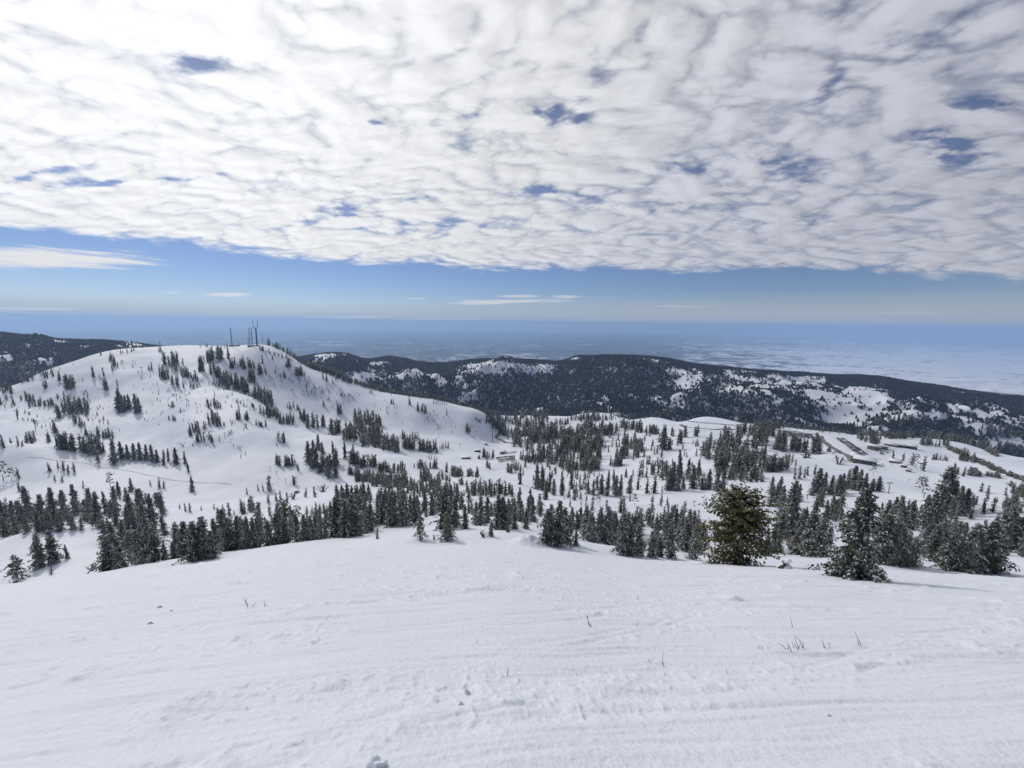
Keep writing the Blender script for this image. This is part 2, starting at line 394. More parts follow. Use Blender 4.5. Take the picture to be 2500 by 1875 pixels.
nt.put(b.inputs['Base Color'], nt.mix(snow_f, ground, (.80, .81, .84)))
b.inputs['Roughness'].default_value = .85; b.inputs['Specular IOR Level'].default_value = .1

def grid_obj(name, i0, i1, mat):
    """the polar sheet between two rings"""
    n = i1-i0
    v = np.stack([X[:, i0:i1], Y[:, i0:i1], Z[:, i0:i1]], 2).reshape(-1, 3)
    a = np.arange(NA)[:, None]; a2 = (a+1) % NA; k = np.arange(n-1)[None]
    q = np.stack([a*n+k, a2*n+k, a2*n+k+1, a*n+k+1], 2).reshape(-1, 4)[:, ::-1]
    fs = [q]
    if i0 == 0:
        v = np.vstack([v, [[0, 0, -EYE]]]); c = len(v)-1
        fs = [q, np.stack([np.arange(NA)*n, np.full(NA, c), (np.arange(NA)+1) % NA*n], 1)]
    return link(name, mesh_np(name, v, fs, [mat], None, True))
iB = int(np.searchsorted(RR, 1250))
tag(grid_obj('snow_slope', 0, iB+1, M_SNOW), 'snow-covered ski slopes from the tracked foreground to the skyline ridge', 'ground', kind='structure')
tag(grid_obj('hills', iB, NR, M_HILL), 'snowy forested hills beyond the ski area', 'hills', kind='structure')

# the plain, following the curve of the earth
PLAIN = -1250.0; RE = 6371000.0*1.15
aF = np.linspace(R(-70), R(70), 620); aB = np.linspace(R(70), R(290), 60)[1:-1]; pa = np.concatenate([aF, aB])
pr = np.concatenate([[900, 1800], np.geomspace(2600, 30000, 260), np.geomspace(30000, 62000, 60)[1:]])
px_ = np.sin(pa)[:, None]*pr; py_ = np.cos(pa)[:, None]*pr
pz = PLAIN - pr[None]**2/(2*RE) + np.zeros_like(px_)
azp = np.where(pa > math.pi, pa-2*math.pi, pa)[:, None]
foot = (1-sstep(7000, 19000, pr[None]))*(.55+.45*sstep(.2, .8, azp))
wx = px_+500*perlin(px_/2500, py_/2500, 70); wy = py_+500*perlin(px_/2500, py_/2500, 71)
rd = 0; a_ = 1
for i, lam in enumerate((3200, 1500, 720, 340)):
    rd = rd + a_*(.55-np.abs(perlin(wx/lam, wy/lam, 72+i))); a_ *= .5
pz += foot*430*rd + (1-sstep(30000, 70000, pr[None]))*35*fbm(px_/3000, py_/3000, 4, 80)
pz = np.where(pr[None] < 2400, np.minimum(pz, -1500.0), pz)
nP = len(pr); nA2 = len(pa)
a = np.arange(nA2)[:, None]; a2 = (a+1) % nA2; k = np.arange(nP-1)[None]
q = np.stack([a*nP+k, a2*nP+k, a2*nP+k+1, a*nP+k+1], 2).reshape(-1, 4)[:, ::-1]
vv = np.vstack([np.stack([px_, py_, pz], 2).reshape(-1, 3), [[0, 0, -1500]]])
cc = np.stack([np.arange(nA2)*nP, np.full(nA2, len(vv)-1), (np.arange(nA2)+1) % nA2*nP], 1)
tag(link('plain', mesh_np('plain', vv, [q, cc], [M_PLAIN], None, True)), 'wide hazy plain with fields and snow patches', 'plain', kind='structure')
ZMIN = float(min(pz.min(), -1500))

# haze: one box of even air
hm = bpy.data.materials.new('haze_air'); hm.use_nodes = True; ht = hm.node_tree; ht.nodes.clear()
pv = ht.nodes.new('ShaderNodeVolumePrincipled'); oo = ht.nodes.new('ShaderNodeOutputMaterial'); ht.links.new(pv.outputs[0], oo.inputs['Volume'])
pv.inputs['Color'].default_value = (.46, .67, 1.0, 1); pv.inputs['Density'].default_value = 4.6e-5; pv.inputs['Anisotropy'].default_value = .4
mb = MB(); zt = 120.0; zb = ZMIN-1; mb.box((0, 0, (zt+zb)/2), (130000, 130000, zt-zb))
tag(mb.build('haze', [hm]), 'pale blue haze thickening towards the plain', 'haze', kind='stuff')

# ------------------------------------------------------------------ sun, sky, clouds
SUN_AZ, SUN_EL = R(-47), R(38)
sd = Vector((math.sin(SUN_AZ)*math.cos(SUN_EL), math.cos(SUN_AZ)*math.cos(SUN_EL), math.sin(SUN_EL)))
sl = bpy.data.lights.new('sun', 'SUN'); sl.energy = 2.0; sl.angle = R(1.2); sl.color = (1, .965, .91)
so = bpy.data.objects.new('sun', sl); C.objects.link(so); so.rotation_euler = (-sd).to_track_quat('-Z', 'Y').to_euler(); so.location = (0, 0, 60)

w = bpy.data.worlds.new('World'); scene.world = w; w.use_nodes = True
nt = NT(w.node_tree); w.node_tree.nodes.clear()
out = nt.new('ShaderNodeOutputWorld'); bg = nt.new('ShaderNodeBackground'); nt.l.new(bg.outputs[0], out.inputs[0])
tc = nt.new('ShaderNodeTexCoord'); d = nt.vec('NORMALIZE', tc.outputs['Generated'])
sky = nt.new('ShaderNodeTexSky', sky_type='NISHITA'); sky.sun_disc = False; sky.sun_elevation = SUN_EL; sky.sun_rotation = SUN_AZ
sky.altitude = 2300; sky.air_density = 1.0; sky.dust_density = .6; sky.ozone_density = 2.0
STR = 0.1; bg.inputs['Strength'].default_value = STR
D = nt.xyz(d)
KC = .20
el = nt.add(nt.math('MAXIMUM', D[2], 0.0), KC)
u = nt.div(D[0], el); v = nt.div(D[1], el)
Pc = nt.comb(u, v, 0.0)
def dens(P):
    wv = nt.vec('SUBTRACT', nt.noise(P, 1.3, 3, .5, out='Color', dim='2D'), (.5, .5, .5))
    P2 = nt.vec('ADD', P, nt.vec('SCALE', wv, sc=.22))
    tot = None; amp = .46
    for i, sc_ in enumerate((4.2, 8.5, 17.0, 34.0)):
        n = nt.noise(nt.vec('ADD', P2, (3.1*i, 1.7*i, 0)), sc_, 1.0 if i < 3 else 3.0, .45, dim='2D')
        a_ = nt.math('POWER', nt.math('MINIMUM', nt.mul(nt.math('ABSOLUTE', nt.sub(n, .5)), 3.6), 1.0), .85)
        a_ = nt.mul(a_, amp); amp *= .55
        tot = a_ if tot is None else nt.add(tot, a_)
    return tot
rot = nt.new('ShaderNodeMapping'); nt.put(rot.inputs['Vector'], Pc); rot.inputs['Rotation'].default_value = (0, 0, R(38)); rot.inputs['Scale'].default_value = (.78, 1.12, 1)
Pr = rot.outputs[0]
d0 = dens(Pr)
sdir = (sd.x, sd.y, 0); ln = math.hypot(*sdir[:2]); a38 = R(38)
ex, ey = sdir[0]/ln, sdir[1]/ln
off = ((ex*math.cos(a38)-ey*math.sin(a38))*.045, (ex*math.sin(a38)+ey*math.cos(a38))*.045, 0)
d1 = dens(nt.vec('ADD', Pr, off))
# where the sheet ends over the plain, and the holes in it
def uv_of(px, py):
    q = ray(px, py); q = q/np.linalg.norm(q); k = max(q[2], 0)+KC; return q[0]/k, q[1]/k
ep = np.array([uv_of(*p) for p in ((0, 468), (250, 525), (520, 561), (1000, 565), (1400, 586), (1800, 598), (2212, 602))])
ce = np.polyfit(ep[:, 0], ep[:, 1], 3)
ev = nt.mad(u, float(ce[0]), float(ce[1])); ev = nt.add(nt.mul(ev, u), float(ce[2])); ev = nt.add(nt.mul(ev, u), float(ce[3]))
edge = nt.sub(ev, v)
edge = nt.add(edge, nt.mul(nt.sub(nt.noise(nt.vec('MULTIPLY', Pc, (.6, .6, 1)), 2.0, 6, .6), .5), .8))
cov = nt.smooth(edge, -.2, .45, -.62, .29)
back = nt.smooth(v, -.9, .25, -.35, 0.0)
cov = nt.add(cov, back)
hw1 = nt.xyz(nt.noise(Pr, 2.2, 5, .6, out='Color', dim='2D'))
uW = nt.add(u, nt.mul(nt.sub(hw1[0], .5), .42)); vW = nt.add(v, nt.mul(nt.sub(hw1[1], .5), .34))
holes = None
for (hx, hy, rx, ry, amt) in ((1210,222,48,20,.30),(810,264,26,18,.26),(1012,262,30,18,.24),(375,128,60,30,.24),(1862,165,40,60,.2),(2100,228,90,24,.34),(2050,333,130,22,.40),(1960,85,110,55,.20),
                              (1640,370,120,30,.22),(1450,380,90,26,.20),(1170,424,60,14,.32),(760,465,90,18,.26),(930,490,220,16,.2),(1300,430,200,22,.16),(240,395,300,9,.24),(870,435,60,10,.2),(1500,0,60,60,.12),(1240,160,30,90,.10),(1720,470,200,16,.12),(2000,440,200,20,.12),(1580,440,140,14,.14),(640,405,120,10,.16),(80,382,120,10,.26),(440,392,60,9,.26),(1330,500,160,10,.12),(1020,330,40,40,.12),(1340,90,20,60,.12),(620,490,160,10,.16)):
    cu, cv = uv_of(hx, hy); au, av = uv_of(hx+rx, hy); bu, bv = uv_of(hx, hy+ry)
    wu = abs(au-cu); wv_ = abs(bv-cv)
    du = nt.div(nt.sub(uW, nt.mad(vW, cu/cv, 0.0)), wu); dv = nt.div(nt.sub(vW, cv), wv_)
    g = nt.math('EXPONENT', nt.mul(nt.add(nt.mul(du, du), nt.mul(dv, dv)), -1.0))
    g = nt.mul(g, amt*2.4)
    holes = g if holes is None else nt.math('MAXIMUM', holes, g)
hn = nt.noise(Pr, 7.5, 6, .62, dim='2D')
holes = nt.mul(holes, nt.smooth(hn, .30, .66, .15, 1.25))
area = nt.mul(nt.smooth(nt.add(edge, nt.mul(nt.sub(d0, .5), .25)), -.08, .16), nt.smooth(v, -.9, .25))
cosS = nt.math('MAXIMUM', nt.vec('DOT_PRODUCT', d, tuple(sd)), 0.0)
thin = nt.smooth(nt.add(d0, nt.mul(hn, .35)), .30, .55, nt.smooth(cosS, .2, .75, .19, .03), 0.0)
gap = nt.smooth(nt.sub(holes, nt.mul(d0, .95)), -.30, .36, 0.0, .86)
alpha = nt.mul(area, nt.mul(nt.sub(1.0, thin), nt.sub(1.0, gap)))
# light: brighter towards the sun, relief from the slope of the sheet
glow = nt.add(nt.mul(nt.math('POWER', cosS, 1.8), .60), nt.mul(nt.math('POWER', cosS, 14.0), .25))
glow = nt.add(glow, .70)
rel = nt.mul(nt.sub(d0, d1), .32)
rel = nt.math('MINIMUM', nt.math('MAXIMUM', rel, -.08), .08)
big_ = nt.noise(Pr, 1.6, 3, .5, dim='2D')
thick = nt.smooth(nt.add(d0, nt.mul(nt.sub(big_, .5), .30)), .10, .66, nt.smooth(cosS, .2, .85, .90, .955), 1.02)
lum = nt.mul(nt.mul(glow, thick), nt.add(rel, 1.0))
lum = nt.mul(lum, nt.smooth(v, -1.2, .6, .55, 1.0))
tint = nt.mix(nt.smooth(cosS, .25, .85), (.93, .96, 1.09), (.985, .995, 1.02))
ccol = nt.vec('SCALE', tint, sc=nt.div(lum, STR))
skc = nt.vec('MULTIPLY', sky.outputs[0], (.74, .79, .98))
# thin bright lenses and the pale veil low over the plain
ea = nt.math('ARCSINE', D[2]); aa = nt.math('ARCTAN2', D[0], D[1])
stn = nt.noise(nt.comb(nt.mul(aa, 9.0), nt.mul(ea, 150.0), 0.0), 1.0, 7, .66)
def ang(px, py):
    q = ray(px, py); return math.atan2(q[0], q[1]), math.asin(q[2]/math.sqrt(float(q@q)))
lens = None
for (hx, hy, rx, ry, amt) in ((90,558,270,26,1.0),(492,636,66,5,.8),(1075,651,110,5,.75),(1120,640,55,4,.6),(1222,641,45,4,.6),(60,667,130,5,.45),(900,645,30,3,.4),(375,632,22,3,.3),(1000,571,80,3,.5),(760,686,110,4,.45),(930,689,150,3,.4),(1180,650,90,5,.4),(1030,655,80,4,.6),(1480,662,90,3,.25),(1950,676,160,5,.2)):
    ca, ce = ang(hx, hy); wa = abs(ang(hx+rx, hy)[0]-ca); we = abs(ang(hx, hy+ry)[1]-ce)
    slope = (ang(hx+rx, hy)[1]-ang(hx-rx, hy)[1])/(2*wa) + (-.02 if rx > 200 else 0)
    da = nt.div(nt.sub(aa, ca), wa)
    de = nt.div(nt.sub(nt.sub(ea, ce), nt.mul(nt.sub(aa, ca), slope)), we)
    q = nt.sub(1.0, nt.add(nt.mul(da, da), nt.mul(de, de)))
    q = nt.smooth(nt.add(q, nt.mul(nt.sub(stn, .5), 3.0)), 0.0, .95, 0.0, amt)
    lens = q if lens is None else nt.math('MAXIMUM', lens, q)
veil_n = nt.noise(nt.comb(nt.mul(aa, 3.0), nt.mul(ea, 40.0), 4.0), 1.0, 4, .55)
vtop = nt.smooth(aa, -.5, .35, .036, .062)
veil = nt.mul(nt.smooth(nt.div(ea, vtop), 1.25, .25), nt.smooth(veil_n, .1, .6, .72, 1.0))
veil = nt.mul(veil, nt.smooth(aa, -.6, .4, .72, .92))
vcol = nt.mix(nt.smooth(aa, -.2, .6), (.51, .60, .73), (.52, .58, .69))
vcol = nt.mix(nt.smooth(ea, -.020, .030), (.43, .53, .735), vcol)
base = nt.mix(nt.math('MAXIMUM', veil, nt.smooth(ea, .012, -.012)), skc, nt.vec('SCALE', vcol, sc=1/STR))
lowb = nt.mul(nt.smooth(nt.noise(nt.comb(nt.mul(aa, 14.0), nt.mul(ea, 260.0), 2.0), 1.0, 5, .6), .36, .52), nt.mul(nt.smooth(ea, -.024, -.015), nt.smooth(ea, .002, -.006)))
base = nt.mix(nt.mul(lowb, .7), base, nt.vec('SCALE', (.74, .79, .86), sc=1/STR))
base = nt.mix(lens, base, nt.vec('SCALE', (1, 1, 1.02), sc=nt.div(nt.mad(glow, .5, .50), STR)))
fin = nt.mix(alpha, base, ccol)
nt.put(bg.inputs['Color'], fin)
w.cycles.sampling_method = 'MANUAL'; w.cycles.sample_map_resolution = 1024

scene.view_settings.view_transform = 'Standard'; scene.view_settings.look = 'None'; scene.view_settings.gamma = 1; scene.view_settings.exposure = -0.44
scene.cycles.use_denoising = True
scene.cycles.max_bounces = 6; scene.cycles.diffuse_bounces = 2; scene.cycles.glossy_bounces = 2; scene.cycles.transmission_bounces = 2
scene.cycles.volume_bounces = 1; scene.cycles.transparent_max_bounces = 4
# ------------------------------------------------------------------ trees
def needle_mat(name, dark, light, olive, frost=.0):
    m, nt, b = material(name)
    info = nt.new('ShaderNodeObjectInfo').outputs['Random']
    isl = nt.new('ShaderNodeNewGeometry').outputs['Random Per Island']
    c = nt.mix(isl, dark, light)
    c = nt.mix(nt.smooth(info, .45, 1.0, 0.0, .8), c, olive)
    if frost: c = nt.mix(nt.mul(nt.smooth(isl, .45, .95), frost), c, (.62, .64, .67))
    nt.put(b.inputs['Base Color'], c); b.inputs['Roughness'].default_value = .75; b.inputs['Specular IOR Level'].default_value = .2
    tl = nt.new('ShaderNodeBsdfTranslucent'); nt.put(tl.inputs['Color'], c); mx = nt.new('ShaderNodeMixShader'); mx.inputs[0].default_value = .32
    nt.l.new(b.outputs[0], mx.inputs[1]); nt.l.new(tl.outputs[0], mx.inputs[2]); nt.l.new(mx.outputs[0], m.node_tree.nodes['Material Output'].inputs['Surface'])
    return m
M_NEEDLE = needle_mat('fir_needles', (.052, .060, .044), (.125, .135, .102), (.125, .122, .075), .52)
M_RUST = needle_mat('rusty_needles', (.058, .066, .030), (.135, .142, .062), (.12, .122, .05), .14)
nt = NT(M_RUST.node_tree); bs = M_RUST.node_tree.nodes['Principled BSDF']; old = bs.inputs['Base Color'].links[0].from_socket
oc = nt.new('ShaderNodeTexCoord').outputs['Object']
isl = nt.new('ShaderNodeNewGeometry').outputs['Random Per Island']
rf = nt.mul(nt.smooth(nt.noise(oc, 5.0, 3, .6), .46, .62), nt.smooth(isl, .1, .6))
nt.put(bs.inputs['Base Color'], nt.mix(nt.mul(rf, .85), old, (.17, .105, .045)))
M_DARKNEEDLE = needle_mat('hill_needles', (.015, .023, .025), (.040, .052, .056), (.040, .047, .038))
M_TSNOW = plain_mat('branch_snow', (.80, .81, .84), .6, .05)
M_BARK = plain_mat('bark', (.085, .068, .055), .9, .3, 5.0)
M_TWIG = plain_mat('bare_twig', (.055, .045, .045), .9, .3, 9.0)
M_BRUSH = plain_mat('bare_brush', (.16, .13, .12), .9, .3, 9.0)

def conifer(seed, nb=95, spray=9, width=.20, power=.85, low=.05, droop=.35, lift=.12, leaf=.055, snow=.25, core=True, ragged=.28, flat=0.0, lean=(0, 0), one_sided=0.0):
    """crown of a fir of unit height: whorls of drooping boughs carrying needle sprays and pads of snow.
       returns verts, tris, quads, (mat index of tris), (mat index of quads)"""
    g = np.random.default_rng(seed)
    V, F3, F4, M3, M4 = [], [], [], [], []
    nv = 0
    def addq(a, b_, c, d, m):
        nonlocal nv
        V.extend((a, b_, c, d)); F4.append((nv, nv+1, nv+2, nv+3)); M4.append(m); nv += 4
    def axis(t): return np.array([lean[0]*t*t, lean[1]*t*t, t])
    gapA = g.uniform(0, 6.28, 3); gapT = g.uniform(.2, .8, 3)
    for i in range(nb):
        t = low + (1-low)*((i+g.uniform(0, 1))/nb)**.92
        t = min(t, .985)
        prof = (1-t)**power*(1-flat) + flat*math.sqrt(max(0, 1-t**3.2))
        if t < low+.10: prof *= .55+.45*(t-low)/.10
        a = i*2.39996 + g.normal(0, .35)
        rad = width*prof*(1+g.normal(0, ragged))*(1+one_sided*math.cos(a-gapA[0]))
        for ga, gt in zip(gapA, gapT):
            if abs(t-gt) < .07 and math.cos(a-ga) > .3: rad *= .55
        rad = max(rad, .022)
        ca, sa = math.cos(a), math.sin(a)
        out = np.array([ca, sa, 0]); side = np.array([-sa, ca, 0])
        p0 = axis(t); up_ = lift*(t*1.8-.3); drp = droop*(1.1-t*.6)
        n = max(3, int(spray*(.45+.75*rad/width)))
        has_snow = g.random() < .8
        for k in range(n):
            s = .12+.9*(k+g.uniform(.1, .9))/n
            p = p0 + out*rad*s + np.array([0, 0, up_*rad*s - drp*rad*s*s]) + g.normal(0, .16, 3)*leaf + side*g.normal(0, .13)*rad*s*.5
            tz = up_ - 2*drp*s
            T = out+np.array([0, 0, tz]); T /= np.linalg.norm(T)
            sg = 1 if (k % 2) else -1
            L = leaf*(1.15-.45*s)*g.uniform(.7, 1.35)*(.6+.4*min(1, rad/(.5*width)))
            d = T*g.uniform(.25, .9) + side*sg*g.uniform(.3, 1.25) + np.array([0, 0, g.uniform(-.8, .15)])
            d /= np.linalg.norm(d)
            nrm = np.cross(d, g.normal(0, 1, 3)); nrm /= np.linalg.norm(nrm)+1e-9
            wd = L*g.uniform(.20, .36)
            addq(p, p+d*L*.45+nrm*wd, p+d*L, p+d*L*.45-nrm*wd, 0)
            if g.random() < .55:         # hanging spray beneath
                d2 = np.array([0, 0, -1.0])+T*.5+side*g.normal(0, .4); d2 /= np.linalg.norm(d2)
                n2 = np.cross(d2, side+g.normal(0, .5, 3)); n2 /= np.linalg.norm(n2)+1e-9
                L2 = L*.85
                addq(p, p+d2*L2*.5+n2*wd*1.1, p+d2*L2, p+d2*L2*.5-n2*wd*1.1, 0)
            if has_snow and s > .25 and g.random() < snow:   # a pad of snow on the bough
                c = p+np.array([0, 0, .004+.1*L]); l2 = L*g.uniform(.22, .52); w2 = L*g.uniform(.12, .26); hh = L*g.uniform(.12, .24)
                q0 = c-T*l2; q1 = c+side*w2; q2 = c+T*l2; q3 = c-side*w2; tp = c+np.array([0, 0, hh])
                V.extend((q0, q1, q2, q3, tp)); 
                for e in ((0, 1), (1, 2), (2, 3), (3, 0)): F3.append((nv+e[0], nv+e[1], nv+4)); M3.append(1)
                nv += 5
    if core:                                # dense shaded heart of the crown
        m = 7; rows = 7
        for r_ in range(rows+1):
            t = low+.03+(.9-low)*r_/rows
            prof = ((1-t)**power*(1-flat)+flat*math.sqrt(max(0, 1-t**3.2)))*width*.42
            for k in range(m):
                a = 6.283*k/m + r_*.4; rr = prof*g.uniform(.6, 1.25)
                V.append(axis(t)+np.array([math.cos(a)*rr, math.sin(a)*rr, -.03*g.random()]))
        for r_ in range(rows):
            for k in range(m):
                k2 = (k+1) % m
                F4.append((nv+r_*m+k, nv+r_*m+k2, nv+(r_+1)*m+k2, nv+(r_+1)*m+k)); M4.append(0)
        nv += m*(rows+1)
    return np.array(V), np.array(F3, dtype=int).reshape(-1, 3), np.array(F4, dtype=int).reshape(-1, 4), M3, M4

def crown_mesh(name, needles=None, **kw):
    v, f3, f4, m3, m4 = conifer(**kw)
    return mesh_np(name, v, [f for f in (f3, f4) if len(f)], [needles or M_NEEDLE, M_TSNOW], m3+m4)
def trunk_mesh(name, seed, rad=.014, top=.93, lean=(0, 0), stubs=0):
    g = random.Random(seed); mb = MB()
    pts = []; 
    for i in range(7):
        t = i/6*top
        pts.append((lean[0]*t*t+g.gauss(0, .0025), lean[1]*t*t+g.gauss(0, .0025), t-.03 if i == 0 else t))
    mb.tube(pts, [rad*(1.25 if i == 0 else 1-.88*i/6) for i in range(7)], 7)
    for k in range(stubs):
        t = g.uniform(.1, .85)*top; a = g.uniform(0, 6.28); L = g.uniform(.03, .09)*(1.1-t)
        mb.tube([(lean[0]*t*t, lean[1]*t*t, t), (math.cos(a)*L, math.sin(a)*L, t-.01*g.random()), (math.cos(a)*L*1.5, math.sin(a)*L*1.5, t-.03*g.random())], [rad*.35, rad*.25, rad*.1], 4)
    o = mb.build('tmp', [M_BARK]); me = o.data; bpy.data.objects.remove(o); me.name = name
    return me

KINDS = {
 'spire': dict(nb=105, spray=9, width=.165, power=.75, droop=.5, leaf=.050, snow=.34),
 'fir':   dict(nb=115, spray=11, width=.235, power=.82, droop=.4, leaf=.058, snow=.40),
 'broad': dict(nb=120, spray=13, width=.33, power=.74, droop=.32, leaf=.062, snow=.38, ragged=.25),
 'snowy': dict(nb=115, spray=11, width=.26, power=.82, droop=.5, leaf=.060, snow=.52),
 'pine':  dict(nb=60, spray=10, width=.24, power=.40, low=.38, droop=.1, lift=.3, leaf=.070, snow=.10, core=False, ragged=.4, flat=.5),
 'thin':  dict(nb=58, spray=8, width=.15, power=.6, low=.14, droop=.45, leaf=.055, snow=.12, core=False, ragged=.45),
 'bushy': dict(nb=95, spray=12, width=.55, power=.5, low=.02, droop=.2, lift=.3, leaf=.10, snow=.14, ragged=.3, flat=.6),
 'shaggy': dict(nb=62, spray=12, width=.34, power=.8, low=.04, droop=.55, leaf=.075, snow=.30, core=False, ragged=.5),
}
VARS = {k: [(crown_mesh(f'{k}_crown_mesh', seed=100+17*i+len(k), **p), trunk_mesh(f'{k}_trunk_mesh', 50+i, rad=.018 if k in ('broad', 'bushy') else .0125, top=.9 if k != 'bushy' else .7, stubs=10 if k in ('pine', 'thin', 'shaggy') else 0)) for i in range(3 if k in ('fir', 'spire', 'broad') else 2)] for k, p in KINDS.items()}

ORD = ['first', 'second', 'third', 'fourth', 'fifth', 'sixth', 'seventh', 'eighth', 'ninth', 'tenth', 'eleventh', 'twelfth', 'thirteenth', 'fourteenth', 'fifteenth', 'sixteenth', 'seventeenth', 'eighteenth']
NUM = ['', 'one', 'two', 'three', 'four', 'five', 'six', 'seven', 'eight', 'nine', 'ten', 'eleven', 'twelve', 'thirteen', 'fourteen', 'fifteen', 'sixteen', 'seventeen', 'eighteen']
NAME_OF = {'spire': 'spire_fir', 'fir': 'fir_tree', 'broad': 'broad_fir', 'snowy': 'snowy_fir', 'pine': 'open_pine', 'thin': 'thin_fir', 'bushy': 'bushy_fir', 'shaggy': 'shaggy_fir'}
ADJ = {'spire': 'narrow fir', 'fir': 'dark fir', 'broad': 'broad fir', 'snowy': 'snowy fir', 'pine': 'open pine', 'thin': 'thin fir', 'bushy': 'bushy fir', 'shaggy': 'drooping fir'}
REG = {5: (0, 951), 6: (553, 907), 7: (1106, 907), 8: (1659, 907), 1: (0, 664), 2: (553, 664), 3: (1106, 664), 4: (1659, 664)}
TG = 'snow-dusted conifers standing on the ski slopes'
n_hero = 0
def plant(px, pyb, ph, kind, label, k=1.0, group=TG, var=None, mats=None, rmin=2.0):
    """a tree standing on the ground seen at this photo point, as tall as the photo shows it"""
    global n_hero
    p = hit(px, pyb, k, rmin)
    az = math.atan2(p.x, p.y); r = math.hypot(p.x, p.y)
    q = np.array(p); depth = float(q@fwd)
    d = ray(px, pyb-ph); topz = d[2]/math.hypot(d[0], d[1])*r
    h = max(topz-p.z, ph*depth/F*.8) if k > 1.001 else ph*depth/F*1.02
    cm, tm = VARS[kind][var if var is not None else n_hero % len(VARS[kind])]
    s = h/.985
    t = empty(NAME_OF[kind], (p.x, p.y, p.z-.01*h), random.uniform(0, 6.28), s)
    t.rotation_euler = (random.gauss(0, .03), random.gauss(0, .03), random.uniform(0, 6.28))
    t.scale = (s*random.uniform(.9, 1.12), s*random.uniform(.9, 1.12), s)
    tag(t, label, 'tree', group)
    link('trunk', tm, t); link('crown', cm, t)
    n_hero += 1
    return t
ZONES = []
def zone(reg, where, trees, kind='fir', k=1.0):
    ZONES.append((reg, where, trees, kind, k))
def plant_zone(reg, where, trees, kind, k):
    """a clump: (zoom x, zoom base y, zoom height[, kind[, k]]) listed in any order; labelled from left to right"""
    ox, oy = REG[reg]
    tr = sorted(trees, key=lambda a: a[0]); n = len(tr)
    hs = [a[2] for a in tr]
    for i, a in enumerate(tr):
        kd = a[3] if len(a) > 3 and a[3] else (kind if random.random() < .7 else random.choice(('fir', 'spire', 'snowy', 'broad') if kind != 'spire' else ('fir', 'spire', 'thin')))
        kk = a[4] if len(a) > 4 else k
        if n == 1: lab = f'{ADJ[kd]} {where}'
        elif n == 2: lab = f'{ADJ[kd]}, {"left" if i == 0 else "right"} of the two {where}'
        else:
            o = 'leftmost' if i == 0 else ('rightmost' if i == n-1 else ORD[i]+' from left')
            lab = f'{ADJ[kd]}, {o} of {NUM[n]} {where}'
        plant(ox+a[0]/4, oy+a[1]/4, a[2]/4, kd, lab, kk)

# ---- trees one can point to, clump by clump
zone(5, 'alone at the lower left corner', [(165,1228,255,'shaggy',1.02)])
zone(5, 'peeking over the crest near the lower left corner', [(450,1192,100,'bushy',1.05)])
zone(5, 'tall on the white bank at lower left', [(345,1100,305,'snowy'), (465,1065,300,'snowy')])
zone(5, 'small, on the white bank right of the tall pair', [(585,1025,135,'spire')])
zone(5, 'in the first dark clump on the left crest', [(930,1132,310,'broad',1.08), (985,1118,300,'fir',1.15), (1040,1110,330,'broad',1.1), (1085,1095,330,'fir',1.3), (1160,1085,310,'broad',1.1), (1215,1085,320,'fir',1.2), (1270,1075,330,'snowy',1.1), (1345,1062,320,'snowy',1.06), (1430,1042,170,'snowy',1.06)])
zone(5, 'in the second dark clump on the left crest', [(1510,1038,170,'broad',1.06), (1550,1035,290,'fir',1.15), (1615,1032,340,'broad',1.15), (1690,1055,360,'broad',1.03), (1775,1048,390,'broad',1.05), (1840,1035,260,'snowy',1.02), (1880,992,330,'fir',1.15), (1920,985,400,'fir',1.3)])
zone(5, 'on the crest where the long tree row begins', [(1975,982,320,'broad',1.1), (2050,966,320,'fir',1.1), (2090,962,310,'broad',1.25), (2140,955,300,'fir',1.1), (2195,945,280,'fir',1.1)])
zone(6, 'in the long tree row on the left crest', [(20,1108,255,'fir',1.1), (60,1092,250,'fir',1.1), (120,1096,230,'broad',1.12), (190,1082,280,'fir',1.1), (215,1075,270,'fir',1.3), (255,1072,230,'broad',1.1), (310,1062,210,'fir',1.1), (365,1060,255,'fir',1.12), (430,1058,245,'broad',1.1), (490,1056,240,'fir',1.1), (530,1052,230,'fir',1.25), (560,1048,220,'snowy',1.08), (600,1032,170,'fir',1.1)])
zone(6, 'in front of the big grove, centre left', [(690,1022,360,'broad',1.04), (740,1018,340,'fir',1.1), (780,1022,330,'snowy',1.02), (835,1018,350,'broad',1.05), (880,1015,330,'fir',1.1), (940,995,300,'snowy',1.05), (985,985,260,'snowy',1.06)])
zone(6, 'deep inside the big grove at centre left', [(640,860,160,'fir'), (680,850,190,'fir'), (700,900,230,'spire'), (760,930,330,'fir'), (800,900,230,'broad'), (850,950,320,'fir'), (905,950,320,'broad'), (950,930,280,'fir'), (990,920,230,'fir'), (610,930,170,'fir')])
zone(6, 'right of the big grove at centre left', [(1060,900,265,'fir'), (1105,905,275,'broad'), (1130,890,230,'spire'), (1180,922,310,'broad'), (1215,890,180,'fir'), (1260,880,280,'fir'), (1290,917,330,'snowy'), (1335,850,210,'fir'), (1370,905,300,'spire'), (1400,870,230,'fir')])
zone(6, 'tiny and twisted at the crest below the big grove', [(1048,1030,110,'shaggy',1.0)])
zone(6, 'alone on the crest left of centre', [(1415,1033,235,'shaggy',1.0)])
zone(6, 'knee-high on the crest near the centre', [(1540,1037,70,'shaggy',1.0)])
zone(6, 'on the open snow just behind the central crest', [(1640,945,390,'broad'), (1660,1038,255,'broad',1.0), (1720,930,290,'fir'), (1810,942,225,'fir')])
zone(6, 'in the loose stand behind the central crest', [(1470,840,90,'fir'), (1520,830,210,'fir'), (1450,800,230,'spire'), (1580,800,220,'fir'), (1600,760,190,'spire'), (1690,770,220,'fir'), (1740,700,160,'fir'), (1640,700,180,'spire')])
